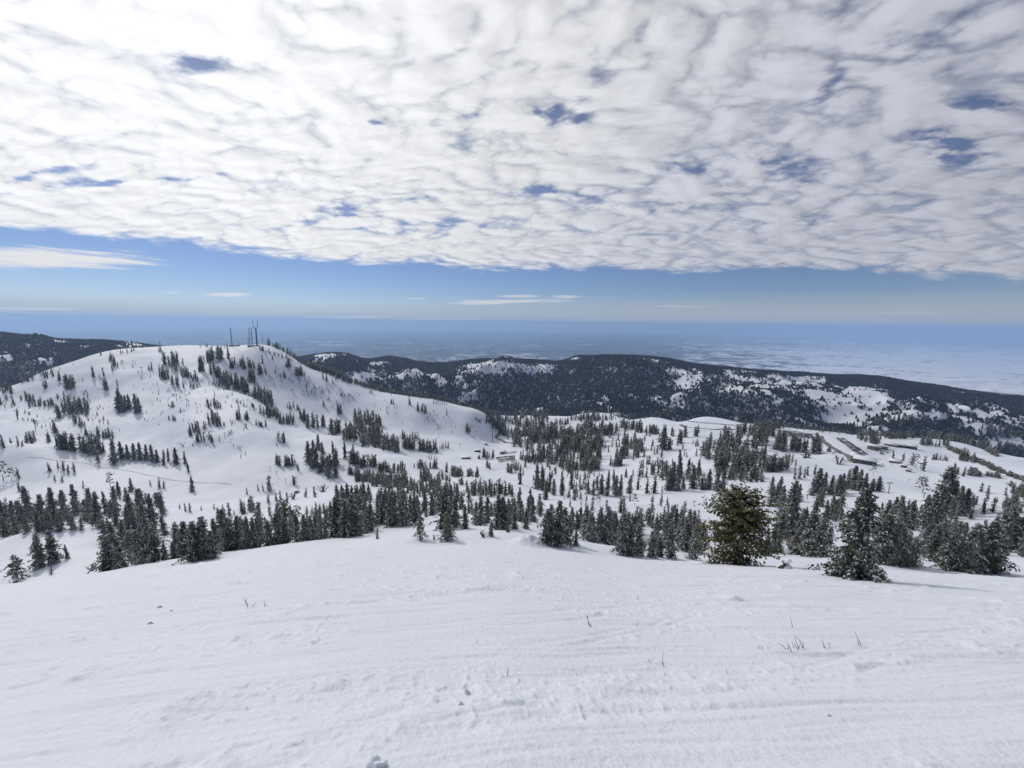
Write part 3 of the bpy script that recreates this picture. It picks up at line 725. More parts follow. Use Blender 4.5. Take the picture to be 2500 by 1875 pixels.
zone(6, 'in the clumps left of the snow mound', [(1895,910,210,'fir'), (1940,915,250,'snowy'), (1995,895,240,'fir'), (2030,1008,150,'snowy',1.0), (2090,945,310,'broad'), (2145,942,290,'broad'), (2180,900,230,'fir')])
zone(7, 'right behind the snow mound', [(20,945,150,'broad'), (120,945,175,'broad'), (180,880,220,'fir'), (60,830,170,'fir')])
zone(7, 'in the wide clump right of the snow mound', [(300,1062,300,'broad',1.0), (350,1050,320,'fir',1.05), (400,1085,400,'broad',1.0), (450,1065,310,'broad',1.0), (550,1087,150,'snowy',1.0), (520,940,200,'fir'), (590,930,190,'fir')])
zone(7, 'along the right crest before the rusty tree', [(640,1040,300,'fir',1.02), (690,1060,260,'broad',1.02), (750,1065,310,'fir',1.03), (820,1080,330,'snowy',1.03), (880,1085,290,'fir',1.03), (950,1162,390,'snowy',1.0), (1010,1165,300,'broad',1.0), (1080,1168,280,'snowy',1.0), (1110,1165,170,'snowy',1.0)])
zone(7, 'close to the left side of the rusty tree', [(1200,1185,230,'snowy',1.0), (1240,1150,320,'fir',1.08), (1275,1185,190,'broad',1.0), (1310,1140,300,'fir',1.1), (1370,1195,320,'fir',1.0), (1410,1090,330,'fir',1.1), (1450,1110,260,'broad',1.06), (1500,1150,300,'broad',1.03), (1560,1205,250,'snowy',1.0), (1600,1170,330,'fir',1.04), (1640,1130,250,'broad',1.1)])
# the rusty, flat-topped fir and the snowy fir on the open slope
VARS['rusty'] = [(crown_mesh('rusty_crown_mesh', M_RUST, seed=905, nb=330, spray=24, core=False, width=.365, power=.55, low=.0, droop=.14, lift=.36, leaf=.045, snow=.24, ragged=.26, flat=1.12), trunk_mesh('rusty_trunk_mesh', 8, .022, .95, stubs=4))]
VARS['hero'] = [(crown_mesh('snowy_hero_crown_mesh', seed=917, nb=320, spray=25, width=.27, power=.68, low=.015, droop=.36, leaf=.042, snow=.36, ragged=.38, one_sided=.15), trunk_mesh('snowy_hero_trunk_mesh', 9, .017, .95, lean=(.0, 0)))]
NAME_OF.update(rusty='rusty_fir', hero='snowy_fir'); ADJ.update(rusty='', hero='')
plant(1580, 1219, 165, 'rusty', 'big wide rust-tinged fir with a flat top, standing on the right crest', 1.0)
plant(1838, 1249, 198, 'hero', 'big snow-flecked fir on the open slope at right, casting a long shadow', 1.0)
zone(7, 'just right of the rusty tree', [(2135,1172,200,'snowy'), (2195,1175,190,'broad')])
zone(8, 'between the rusty tree and the big snowy fir', [(40,1165,250,'fir',1.03), (90,1155,180,'broad',1.03), (190,1040,500,'fir'), (250,1170,260,'broad',1.02), (300,1060,300,'fir'), (350,1185,390,'broad',1.02), (430,1192,350,'broad',1.02), (470,1100,260,'fir',1.05), (110,940,300,'fir')])
zone(8, 'just behind the big snowy fir, right side', [(910,1240,420,'fir',1.04), (965,1250,450,'broad',1.02), (1060,1262,400,'broad',1.02), (1150,1272,340,'broad',1.02), (1235,1272,260,'broad',1.02), (1090,1120,330,'fir',1.1), (1000,1100,300,'fir',1.1)])
zone(8, 'at the right end of the crest', [(1330,1205,480,'fir',1.1), (1420,1235,340,'broad',1.05), (1470,1200,330,'fir',1.15), (1545,1292,330,'broad',1.0), (1650,1305,320,'broad',1.0), (1760,1313,420,'broad',1.0), (1880,1317,460,'broad',1.0), (1955,1312,300,'broad',1.0)])
zone(8, 'near the right edge of the picture', [(2010,1172,330,'fir',1.05), (2060,1172,450,'broad',1.05), (2130,1172,360,'broad',1.05), (2190,1176,200,'broad',1.05), (1700,1060,180,'fir'), (1940,1010,190,'fir')])
zone(8, 'in the upper grove beside the big snowy fir', [(1100,990,350,'fir'), (1090,860,200,'fir'), (1150,900,180,'spire'), (1230,945,260,'fir'), (980,850,140,'spire'), (1025,850,100,'spire'), (1310,850,120,'fir'), (1350,930,290,'fir'), (1430,905,300,'snowy'), (1495,940,250,'fir')])
zone(8, 'round the tall fir at upper right', [(1540,785,385,'broad'), (1590,765,250,'fir'), (1640,825,260,'fir'), (1690,790,210,'broad'), (1500,800,240,'fir'), (1580,850,170,'fir')])
zone(8, 'in the loose shrubby stand below the right ridge', [(1750,855,120,'broad'), (1860,810,150,'broad'), (1940,800,150,'broad'), (2030,890,240,'fir'), (2070,810,130,'broad'), (2050,655,80,'broad'), (2150,710,90,'broad')])
zone(8, 'in the tight grove behind the big snowy fir', [(380,655,150,'fir'), (430,645,235,'broad'), (480,615,170,'fir'), (540,645,170,'fir'), (600,655,190,'broad'), (640,635,180,'fir'), (685,595,170,'fir'), (740,605,215,'broad'), (790,615,190,'fir'), (840,605,150,'fir'), (900,615,110,'broad'), (955,615,135,'broad')])
zone(8, 'left of the grove behind the big snowy fir', [(30,645,160,'fir'), (100,645,165,'fir'), (205,860,350,'fir'), (110,870,240,'fir'), (330,865,120,'spire'), (400,885,220,'fir'), (490,885,200,'fir'), (540,835,190,'fir'), (265,700,150,'fir')])
zone(8, 'below the lodge', [(910,475,105,'pine'), (230,515,120,'fir'), (270,512,125,'fir'), (310,505,100,'fir'), (340,482,90,'fir'), (400,475,100,'fir')])
zone(8, 'standing on open snow right of the lift pylon', [(1310,592,120,'pine'), (1345,600,130,'pine'), (1335,635,140,'pine')])
zone(8, 'on the slope below the snowy cabins', [(1080,335,75,'fir'), (1165,355,75,'fir'), (1240,395,120,'fir'), (1275,420,140,'thin'), (1340,440,135,'fir'), (1690,355,120,'pine'), (1770,370,95,'fir'), (1840,622,90,'fir'), (1895,635,80,'fir')])
zone(7, 'in the row below the middle run', [(660,640,130,'fir'), (700,650,140,'fir'), (735,610,120,'spire'), (770,645,180,'fir'), (820,658,230,'spire'), (880,610,190,'spire'), (900,655,180,'fir'), (935,652,190,'spire'), (1010,640,170,'fir'), (1045,482,60,'spire'), (985,495,80,'fir')])
zone(7, 'in the broken row above the middle run', [(1085,605,120,'fir'), (1100,495,110,'fir'), (1160,495,100,'fir'), (1210,475,130,'spire'), (1165,640,150,'fir'), (1230,635,170,'fir'), (1260,470,100,'fir'), (1300,515,200,'fir'), (1330,480,140,'fir'), (1295,625,60,'fir')])
zone(7, 'in the dark group right of the broken row', [(1350,610,180,'fir'), (1380,605,250,'fir'), (1425,612,230,'fir'), (1450,500,250,'spire'), (1480,600,120,'fir'), (1520,475,140,'fir'), (1560,595,210,'fir'), (1610,475,140,'fir'), (1640,605,110,'broad'), (1700,600,180,'fir'), (1765,615,220,'fir'), (1815,612,190,'fir')])
zone(7, 'round the narrow snow run at middle right', [(1400,940,240,'fir'), (1480,845,165,'fir'), (1520,1000,240,'fir'), (1210,800,160,'fir'), (1285,745,120,'fir'), (1340,745,90,'fir'), (1350,800,90,'fir'), (1610,885,130,'fir'), (1060,735,115,'pine'), (1020,705,65,'broad')])
zone(7, 'on the near side of the narrow snow run', [(940,805,175,'fir'), (970,790,140,'fir'), (690,780,150,'fir'), (740,730,120,'thin'), (820,780,100,'fir'), (1180,860,110,'spire'), (1110,900,160,'fir'), (1060,900,110,'fir'), (1160,870,120,'fir')])
zone(7, 'in the scattered stand right of centre', [(540,695,105,'fir'), (515,600,190,'spire'), (430,655,220,'spire'), (360,650,140,'fir'), (320,620,180,'spire'), (265,605,200,'fir'), (220,600,220,'fir'), (290,690,170,'fir'), (160,755,170,'fir'), (60,765,190,'fir'), (70,560,150,'spire'), (585,550,80,'spire')])
# lower left: the dark wood in the hollow, the small spur row, single trees
zone(5, 'at the left edge of the hollow wood', [(30,725,220,'fir'), (75,720,230,'thin'), (120,745,230,'fir'), (190,765,260,'fir'), (60,832,180,'broad'), (140,815,170,'fir'), (240,800,170,'fir')])
zone(5, 'in the tall middle of the hollow wood', [(270,690,310,'fir'), (330,790,190,'fir'), (365,745,290,'fir'), (430,790,200,'fir'), (465,700,300,'fir'), (520,785,170,'fir'), (560,692,270,'fir'), (660,645,270,'fir'), (640,772,140,'thin')])
zone(5, 'in the right half of the hollow wood', [(740,695,190,'fir'), (800,720,320,'fir'), (850,725,290,'fir'), (800,758,120,'thin'), (860,762,150,'fir'), (920,645,215,'spire'), (1000,650,260,'fir'), (930,755,90,'fir'), (1010,742,170,'fir'), (960,670,160,'fir')])
zone(5, 'at the right end of the hollow wood', [(1030,480,130,'fir'), (1090,522,120,'fir'), (1135,447,125,'fir'), (1120,685,230,'fir'), (1220,560,150,'broad'), (1220,700,290,'fir'), (1320,760,310,'fir'), (1390,640,195,'pine'), (1410,645,150,'fir'), (1100,765,200,'fir'), (1250,800,260,'fir'), (1170,775,180,'snowy'), (1430,822,180,'fir')])
zone(5, 'above the hollow wood', [(955,412,150,'thin'), (720,412,70,'fir'), (1380,417,105,'fir'), (1415,417,75,'fir'), (1300,392,55,'fir')])
zone(5, 'near the left edge below the small spur', [(30,352,190,'pine'), (105,347,130,'pine'), (165,332,105,'fir'), (168,440,80,'fir')])
zone(5, 'in the little clump below the small spur', [(430,272,90,'broad'), (505,242,70,'broad'), (550,265,95,'fir'), (590,285,80,'broad'), (645,285,100,'broad'), (475,352,60,'broad'), (540,362,65,'fir')])
zone(5, 'alone beside the long ski track', [(1662,442,132,'fir')])
zone(5, 'on the lower run right of the hollow wood', [(1555,592,50,'fir'), (1605,612,80,'fir'), (1642,620,90,'fir'), (1740,602,40,'fir'), (1850,594,55,'fir'), (2135,467,62,'fir')])
zone(5, 'at the left end of the white bench', [(1985,652,125,'fir'), (2095,625,135,'fir'), (1880,690,110,'fir'), (1945,690,110,'fir')])
zone(5, 'in the upper row under the bare bowl', [(990,205,220,'fir'), (1055,162,155,'fir'), (1110,162,130,'fir'), (1160,167,145,'fir'), (1212,175,160,'fir'), (1265,178,145,'fir'), (1320,190,155,'fir'), (1362,195,120,'fir'), (1415,215,135,'spire'), (1455,182,115,'spire'), (1525,212,155,'fir'), (1600,205,115,'spire'), (1630,275,90,'spire')])
zone(5, 'at the right end of the small spur', [(560,60,110,'fir'), (640,97,160,'fir'), (700,90,150,'fir'), (775,135,150,'fir'), (850,192,165,'fir'), (820,120,140,'fir'), (880,120,110,'fir')])
zone(6, 'on the white bench', [(120,828,110,'fir'), (110,718,95,'spire'), (270,725,115,'fir'), (215,702,100,'fir'), (175,702,80,'fir')])
zone(6, 'behind the white bench', [(115,615,145,'fir'), (65,615,65,'fir'), (20,610,60,'broad'), (430,668,90,'broad'), (510,668,105,'fir')])
zone(6, 'at the right tip of the white bench', [(440,812,85,'fir'), (485,810,70,'fir'), (520,812,115,'fir'), (590,800,90,'fir')])
zone(6, 'in the tall grove on the spur', [(460,370,190,'fir'), (490,415,180,'fir'), (520,405,170,'fir'), (500,310,140,'fir'), (540,260,140,'fir'), (575,300,110,'fir'), (550,455,90,'broad'), (610,440,120,'fir'), (625,495,190,'fir'), (690,495,190,'spire'), (668,300,120,'spire'), (770,335,150,'spire'), (840,345,140,'spire')])
zone(1, 'in the lone group on the bare bowl', [(1025,890,190,'fir'), (1060,905,150,'fir'), (1085,890,130,'fir'), (1118,880,130,'fir'), (1185,915,170,'fir'), (1205,905,130,'fir')])
zone(6, 'in the dense back of the big grove', [(700,720,165,'fir'), (745,690,130,'fir'), (785,690,150,'fir'), (830,690,130,'fir'), (880,700,150,'spire'), (930,700,170,'fir'), (975,690,140,'fir')])
zone(6, 'behind the loose central stand', [(1840,690,140,'fir'), (1890,650,140,'spire'), (1940,700,140,'fir'), (1990,660,150,'fir'), (2040,650,130,'fir'), (2100,640,150,'fir'), (2160,650,140,'fir')])
ZONES.sort(key=lambda z: -sum(a[2] for a in z[2])/len(z[2]))
rest = []
for z_ in ZONES:
    if n_hero+len(z_[2]) <= 302: plant_zone(*z_)
    else: rest.append(z_)
print('individual trees', n_hero)

# ---- the rest: many small trees as one mass, each with its own crown
def small_tree(seed, nb, spray, width, power, leaf, snow, core=True, low=.06):
    v, f3, f4, m3, m4 = conifer(seed=seed, nb=nb, spray=spray, width=width, power=power, low=low, droop=.4, leaf=leaf, snow=snow*1.7, ragged=.42, core=core)
    mb = MB(); mb.tube([(0, 0, -.05), (0, 0, .3)], [.014, .012], 3, cap=False)
    n = len(v); tv = np.array(mb.v); tf = np.array(mb.f4)+n
    return np.vstack([v, tv]), f3, np.vstack([f4, tf]), list(m3), list(m4)+[2]*len(tf)
MID = [small_tree(300+i, 26, 4, wd, pw, .105, .22) for i, (wd, pw) in enumerate(((.13, .75), (.16, .8), (.19, .85), (.15, .7), (.22, .8)))]
MID += [small_tree(320, 15, 5, .34, .55, .20, .15), small_tree(321, 12, 4, .2, .5, .14, .1, False, .35)]
NEARFILL = [small_tree(340+i, 72, 8, wd, pw, .066, .26) for i, (wd, pw) in enumerate(((.17, .75), (.21, .8), (.26, .8), (.19, .7)))]
def far_tree(seed):
    g = np.random.default_rng(seed); V = []; F = []; n = 5
    for t0, t1, r in ((.0, .68, .30), (.4, 1.0, .19)):
        b = len(V); ph = g.uniform(0, 6)
        for k in range(n):
            rr = r*g.uniform(.6, 1.25); a = 6.283*k/n+ph
            V.append((math.cos(a)*rr, math.sin(a)*rr, t0+g.uniform(-.05, .05)))
        V.append((g.normal(0, .015), g.normal(0, .015), t1))
        for k in range(n): F.append((b+k, b+(k+1) % n, b+n))
    return np.array(V), np.array(F), np.zeros((0, 4), int), [0]*len(F), []
FAR = [far_tree(400+i) for i in range(6)]
class Mass:
    def __init__(s): s.v = []; s.f3 = []; s.f4 = []; s.m3 = []; s.m4 = []; s.n = 0; s.c = 0
    def add(s, proto, p, h, wk=1.0):
        v, f3, f4, m3, m4 = proto
        a = random.uniform(0, 6.28); ca, sa = math.cos(a), math.sin(a)
        q = np.empty_like(v); q[:, 0] = (v[:, 0]*ca-v[:, 1]*sa)*h*wk+p[0]; q[:, 1] = (v[:, 0]*sa+v[:, 1]*ca)*h*wk+p[1]; q[:, 2] = v[:, 2]*h+p[2]
        lx, ly = random.gauss(0, .035), random.gauss(0, .035); q[:, 0] += v[:, 2]*h*lx; q[:, 1] += v[:, 2]*h*ly
        s.v.append(q)
        if len(f3): s.f3.append(f3+s.n); s.m3.append(np.array(m3))
        if len(f4): s.f4.append(f4+s.n); s.m4.append(np.array(m4))
        s.n += len(v); s.c += 1
    def build(s, name, mats):
        fs = [np.vstack(a) for a in (s.f3, s.f4) if a]
        mi = np.concatenate(s.m3+s.m4)
        return link(name, mesh_np(name, np.vstack(s.v), fs, mats, mi))
mid = Mass()
def bandt(reg, x0, y0, x1, y1, th, n, h, k=1.0, sp=None):
    ox, oy = REG[reg]
    n = int(n*{1: 1.1, 2: 1.25, 3: 1.5, 4: 1.4, 6: 1.5, 7: 1.85, 8: 1.5, 5: 1.2}[reg])
    for i in range(n):
        t = random.random(); zx = x0+(x1-x0)*t; zy = y0+(y1-y0)*t
        ex, ey = random.uniform(-1, 1)*th*.6, random.uniform(-1, 1)*th
        px, py = ox+(zx+ex)/4, oy+(zy+ey)/4
        hh = h/4*random.choice((random.uniform(.4, .8), random.uniform(.75, 1.15), random.uniform(.9, 1.3)))
        p = hit(px, py, k*random.uniform(1, 1.02) if k > 1 else 1, 60.0)
        d = float(np.array(p)@fwd)
        m = sp if sp is not None else (random.randrange(5) if random.random() < .93 else 6)
        mid.add(NEARFILL[m % 4] if h >= 150 and m < 5 else MID[m], (p.x, p.y, p.z-.2), hh*d/F, random.uniform(.8, 1.25) if reg < 3 else random.uniform(.9, 1.5))
for a in [(960,480,1060,480,35,11,70),(790,600,820,610,12,3,90),(895,590,898,592,3,1,65),(905,715,935,700,8,3,100),(865,620,868,620,3,1,45),(970,545,972,545,3,1,55),(1015,680,1018,682,3,1,80),
  (1420,500,1600,490,14,12,100),(1270,540,1310,538,6,4,60),(1375,520,1378,520,2,1,42),(1385,610,1460,620,14,8,90),(1480,680,1545,680,10,5,90),(1580,690,1590,690,4,2,75),(1550,590,1710,640,16,13,75),(1640,700,1720,705,8,7,45),(1480,540,1550,560,8,4,60),
  (1730,545,1760,560,12,6,110),(1780,470,1990,430,28,22,95),(1810,570,1900,600,20,14,90),(1985,520,2200,510,20,20,75),(1880,640,2160,720,40,50,90),(2150,620,2212,640,30,12,80),(1850,670,2212,770,14,26,45),
  (1375,388,1400,385,6,3,55),(1000,390,1200,375,8,10,35),(870,415,880,415,2,1,40),(930,400,980,415,5,4,35),(1540,335,1570,337,3,2,14),(1700,345,1810,345,4,6,32),(1910,350,1970,348,3,5,30),
  (350,600,460,590,25,10,60),(375,700,420,690,10,5,60),(560,690,660,700,20,13,100),(510,640,520,620,10,3,60),(170,790,290,810,18,10,65),(250,845,470,840,20,18,60),(470,790,600,780,14,7,55),(500,940,540,960,10,6,120),
  (560,910,760,905,30,30,110),(640,1000,740,1020,20,12,75),(455,1075,500,1080,8,5,95),(838,930,850,932,3,2,60),(890,970,900,970,3,2,40),(930,1005,940,1005,3,1,50),(760,980,900,1000,16,8,30),(835,1110,980,1125,18,14,70),(730,1110,780,1100,6,4,70),
  (1450,862,1520,860,8,7,50),(1560,905,1590,905,6,3,45),(1460,970,1540,975,8,7,45),(1760,860,1910,850,26,18,55),(1800,980,1900,1010,30,16,85),(1640,1085,1800,1070,34,20,75),(1710,1150,1850,1160,20,16,60),(1640,1095,1645,1095,3,1,55),(1935,1020,1940,1022,4,2,32),
  (2045,960,2140,970,10,10,85),(2030,840,2212,890,26,18,40),(2110,1040,2140,1040,5,3,60),(1950,1060,2110,1290,40,16,28),(1980,1000,2110,1050,20,6,30),(1520,1180,1700,1210,20,10,25),
  (0,1215,50,1205,10,4,110),(90,1172,95,1172,3,2,60),(150,1195,230,1185,10,5,85),(210,1165,450,1165,14,12,85),(480,1215,640,1225,16,16,130),(660,1240,900,1250,20,18,140),(1890,1150,1900,1150,3,2,35),
  (0,600,290,575,40,46,95),(0,650,280,640,16,24,70),(0,720,110,740,20,10,75),(0,840,70,800,14,6,60),(300,570,520,480,6,16,24),(90,840,130,840,10,3,60),(140,930,160,940,3,2,55),(290,990,310,1000,3,2,60),(750,780,760,785,5,2,60),
  (500,700,1000,1100,260,60,24),(1200,700,1900,1100,200,70,24),(0,860,500,1040,60,40,28),(1500,560,2200,900,60,40,26)]:
    bandt(1, *a)
for a in [(30,360,450,515,8,34,36),(20,570,95,570,12,8,80),(55,490,62,490,3,1,65),(140,455,155,452,5,2,40),(255,515,300,515,10,5,70),(335,580,460,610,16,14,75),(195,590,260,610,10,7,50),(575,620,690,670,8,8,60),(725,760,815,765,6,9,32),(690,920,735,915,10,6,75),(570,850,605,850,6,5,45),(300,650,720,820,40,16,26),
  (0,760,150,850,40,40,85),(50,930,200,950,22,26,80),(200,1000,330,1000,16,20,75),(380,960,450,1000,14,12,85),(430,1030,600,1040,14,13,105),(260,860,380,900,20,10,50),
  (650,1090,750,1095,22,12,130),(760,1130,860,1140,20,18,130),(840,960,1010,1000,40,20,90),(860,1080,1080,1100,45,48,105),(900,1180,1150,1210,26,38,95),(1080,1220,1240,1245,20,26,115),(1250,1130,1410,1140,10,18,60),(1260,1200,1560,1245,22,50,85),(1570,1220,1665,1222,8,9,50),(1040,1000,1080,1030,16,8,90),
  (1160,832,1200,832,6,4,45),(1310,840,1335,842,5,3,65),(1390,895,1475,905,10,9,65),(1498,935,1506,936,2,1,62),(1640,930,1648,930,2,1,50),(1490,995,1495,995,2,1,22),(1550,1050,1592,1055,6,3,30),(1810,1080,1850,1085,10,5,80),(1690,1080,1695,1080,2,1,30),(1895,1082,1898,1082,2,1,32),(1880,950,1945,1000,14,10,28),(980,740,1010,745,4,3,45),(1150,760,1175,760,3,2,25),(1110,805,1116,806,2,1,22),(1520,820,1680,850,6,7,35),(100,560,700,800,80,70,24),(700,780,1300,950,60,30,22),(1400,900,1900,1080,60,24,22),
  (1945,1300,2060,1300,14,10,80),(1480,1310,1560,1320,8,6,40)]:
    bandt(2, *a)
for a in [(100,340,450,520,8,46,52,1.03),(450,525,800,690,8,70,58,1.02),(800,690,1200,757,7,70,48,1.02),(1200,757,1600,820,6,70,44,1.02),(1600,820,1960,890,6,60,42,1.02),(1960,900,2060,1060,8,26,46,1.02),(1990,960,2200,1120,40,80,60,1.0),(2030,930,2212,1000,20,40,50,1.0),(1900,880,2060,960,10,30,45,1.02),(450,510,800,670,8,60,55,1.06),(800,665,1200,745,8,60,48,1.06)]:
    bandt(2, *a[:7], k=a[7])
for a in [(560,420,600,450,12,5,120),(640,420,700,380,14,6,120),(800,365,880,375,14,10,105),(800,470,900,470,16,13,70),(900,400,1040,390,16,18,90),(860,520,1000,530,14,24,85),(1000,560,1300,570,22,46,110),(1070,440,1300,440,22,26,80),(1360,410,1370,410,3,2,42),(1400,420,1570,415,10,15,75),(1430,520,1500,525,10,10,105),(1500,560,1600,560,16,13,90),(1640,450,1648,452,3,2,90),(1680,480,1780,490,14,13,85),(1820,490,1925,490,8,12,70),(1740,560,1790,560,10,6,60),(1600,500,1680,540,16,8,60),
  (165,390,215,390,8,4,80),(250,395,340,395,8,8,90),(360,440,366,440,3,1,65),(300,560,340,555,6,3,65),(190,190,265,195,10,6,75),(180,222,186,222,3,1,52),(80,62,90,64,3,1,70),(0,40,60,60,6,8,50),
  (690,690,1040,700,26,20,110),(1120,650,1900,640,22,40,95),(1880,640,2212,640,26,24,100),(1300,600,1700,600,20,26,90),(540,800,640,820,14,8,70),(1040,700,1300,720,16,18,110),(1990,400,2020,430,8,4,60),(2170,450,2212,460,8,6,80)]:
    bandt(6, *a)
for a in [(0,470,330,470,5,46,75),(20,400,330,390,40,40,80),(170,320,330,300,26,18,70),(340,380,480,370,12,12,55),(500,330,760,330,20,26,60),(580,330,900,330,10,28,42),(620,270,1000,320,10,16,34),(1000,320,1460,300,14,30,48),(1330,270,1420,290,10,12,50),(1940,310,2212,330,14,26,60),(1700,250,2212,330,8,40,40),(900,290,1020,330,6,10,28),(1460,300,1640,270,6,8,30),(0,330,120,300,20,10,60)]:
    bandt(3, a[0], a[1]+ (664-664), a[2], a[3], *a[4:]) if False else bandt(3, a[0], a[1]+ 640, a[2], a[3]+640, *a[4:])
for a in [(150,180,330,180,24,26,95),(330,130,560,200,26,36,105),(420,260,760,250,30,44,110),(560,100,900,130,20,40,90),(560,170,760,180,20,20,110),(230,330,480,400,26,22,110),(480,440,760,420,18,30,100),(600,340,760,330,16,14,110),(0,420,60,430,14,6,80),(80,350,230,360,18,12,80),
  (60,300,720,600,200,70,70),(700,150,1700,350,120,44,62),(1100,420,1700,560,60,34,75),(0,200,700,330,60,40,95),
  (850,395,960,390,8,9,90),(890,335,970,330,8,10,110),(985,315,1000,315,4,2,75),(1070,320,1090,322,5,3,115),(1050,350,1055,350,3,1,50),(1138,322,1142,322,2,1,75),(960,230,1130,270,22,16,105),(1150,110,1260,120,10,13,75),(1200,262,1208,262,2,1,85),(1300,255,1310,262,4,2,175),(1355,250,1370,250,3,2,100),(1440,200,1460,200,4,4,110),(1380,140,1390,140,5,3,75),(1485,150,1495,150,4,2,120),(1575,140,1605,140,5,3,85),(940,70,1130,100,16,18,80),
  (1640,300,1700,340,10,6,140),(1585,310,1590,312,2,1,75),(1720,230,2212,200,40,20,140),(1720,330,2212,330,44,24,140),(1760,420,2212,430,40,26,140),(1800,500,2180,520,26,22,110),(1940,120,2212,110,18,26,100)]:
    bandt(7, *a)
for a in [(0,130,40,140,12,4,120),(60,250,130,260,14,7,150),(200,255,330,280,14,13,120),(390,290,440,292,6,5,150),(0,440,60,440,14,10,140),(90,440,180,420,12,8,110),(200,365,205,366,2,1,85),(235,395,240,395,2,1,60),(290,330,350,330,4,3,55),(515,275,530,278,3,2,45),(560,300,580,300,4,2,25),
  (1420,340,1550,355,8,9,50),(1740,470,1830,480,14,12,55),(1680,485,1690,485,4,2,75),(1600,460,1640,480,10,6,80),(1880,480,2000,500,10,8,45),(2090,570,2110,580,4,2,40),(1550,250,1800,360,6,34,36),(1800,360,2000,450,6,34,40),(2000,450,2212,530,6,26,36),(1650,340,1780,370,10,8,85),(2100,640,2212,660,14,10,90),(1850,245,1985,320,6,30,40)]:
    bandt(8, *a, **({'sp': 5} if a[6] in (36, 40, 45, 55) else {}))
for a in [(780,1130,960,1190,14,24,75),(960,1130,1260,1130,8,26,60),(1310,1180,1560,1200,10,20,75),(1310,1110,1640,1150,8,30,55),(1640,1160,2212,1260,10,50,60),(2040,1230,2212,1290,14,22,85),(0,1050,160,1040,8,14,60),(160,1045,780,1110,4,16,26,),(560,1130,620,1140,3,3,18)]:
    bandt(4, *a)
for a in [(150,1045,800,1105,6,60,40,1.05),(800,1110,1300,1115,8,60,60,1.04),(1300,1120,2212,1290,8,80,60,1.05)]:
    bandt(4, *a[:7], k=a[7])
for a in [(0,700,700,740,40,14,150),(0,800,560,780,20,12,140),(700,700,1430,700,50,12,140),(900,520,1430,560,40,10,100),(1500,1000,2200,930,6,8,210,1.3),(930,1080,1400,1040,6,5,210,1.4),(1850,690,2212,600,20,10,100)]:
    bandt(5, *a[:7], k=a[7] if len(a) > 7 else 1)
for a in [(0,1060,600,1010,6,12,190,1.35),(1040,830,1420,850,30,8,150),(1430,780,1800,760,30,8,140),(1850,800,2212,800,30,8,140)]:
    bandt(6, *a[:7], k=a[7] if len(a) > 7 else 1)
for a in [(0,850,260,850,40,8,160),(480,960,1000,980,30,12,180),(900,1060,1650,1100,16,12,190,1.2),(1000,900,1500,950,40,12,140)]:
    bandt(7, *a[:7], k=a[7] if len(a) > 7 else 1)
for a in [(0,1100,560,1130,20,8,230,1.15),(880,1180,1300,1230,10,6,280,1.2),(1300,1180,2212,1240,10,14,240,1.25),(960,900,1520,900,40,8,160),(1500,1000,2100,1080,40,14,170),(0,700,340,950,60,12,190),(340,700,680,900,40,8,160),(1000,850,1500,800,60,8,130),(1600,700,2212,760,60,14,110)]:
    bandt(8, *a[:7], k=a[7] if len(a) > 7 else 1)
for reg, where, trees, kind, kz in rest:
    for a in trees:
        p = hit(REG[reg][0]+a[0]/4, REG[reg][1]+a[1]/4, a[4] if len(a) > 4 else kz, 20.0); d = float(np.array(p)@fwd)
        mid.add(MID[6 if len(a) > 3 and a[3] in ('pine', 'thin') else random.randrange(5)], (p.x, p.y, p.z-.2), a[2]/4*d/F, random.uniform(1.0, 1.4))
o = mid.build('conifer_stands', [M_NEEDLE, M_TSNOW, M_BARK])
tag(o, 'many small snow-dusted conifers scattered over the middle ski slopes', 'conifers', kind='stuff')
print('mid trees', mid.c)

# ---- forest on the hills beyond
CLEAR = [(1085,797,105,15,.80),(700,768,34,6,.95),(820,785,40,6,.65),(890,806,70,9,.7),(790,812,55,11,.5),(1230,775,26,7,.95),(1485,830,28,16,.75),(1490,803,40,6,.6),(1610,815,70,16,.62),(1590,843,55,9,.7),(1700,825,70,12,.65),(1760,820,40,7,.75),
  (1835,872,48,32,.92),(1900,850,52,24,.8),(1800,905,85,20,.6),(1870,900,60,20,.5),(1990,897,45,12,.9),(1960,885,16,8,.9),(2040,850,50,8,.4),(2066,878,16,10,.7),(2160,960,36,9,.85),(1770,845,26,12,.7),(1720,870,60,14,.45),
  (12,770,26,10,.95),(100,780,30,10,.75),(70,745,26,6,.8),(128,737,22,4,.9),(190,748,40,8,.6),(285,745,36,6,1.0),(30,800,30,10,.4),(640,800,80,20,.3),(720,820,70,14,.5),(880,830,60,9,.45),(1180,800,40,12,.5),(1240,830,40,12,.3),(1330,798,60,8,.3),(1160,870,60,14,.25),(1010,858,30,12,.4),(1400,855,60,8,.25),(1480,880,70,14,.3),(1380,800,20,4,.4)]
hill = Mass()
nh = 230000
lo = np.log(1450.0); hi = np.log(4300.0)
az_c = rng.uniform(R(-60), R(60), nh*2); r_c = np.sqrt(rng.uniform(1350.0**2, 4200.0**2, nh*2))
xc = np.sin(az_c)*r_c; yc = np.cos(az_c)*r_c
fi = (az_c-AZ_F[0])/(AZ_F[1]-AZ_F[0]); ii = np.clip(np.floor(fi).astype(int), 0, nf-2); ft = fi-ii
lr = np.interp(np.log(r_c), LRR, np.arange(NR)); ri = np.clip(np.floor(lr).astype(int), 0, NR-2); rt = lr-ri
zc = (Z[ii, ri]*(1-rt)+Z[ii, ri+1]*rt)*(1-ft) + (Z[ii+1, ri]*(1-rt)+Z[ii+1, ri+1]*rt)*ft
htr = np.exp(feat_r[12][ii])
pxx, pyy = project(np.stack([xc, yc, zc], 1))
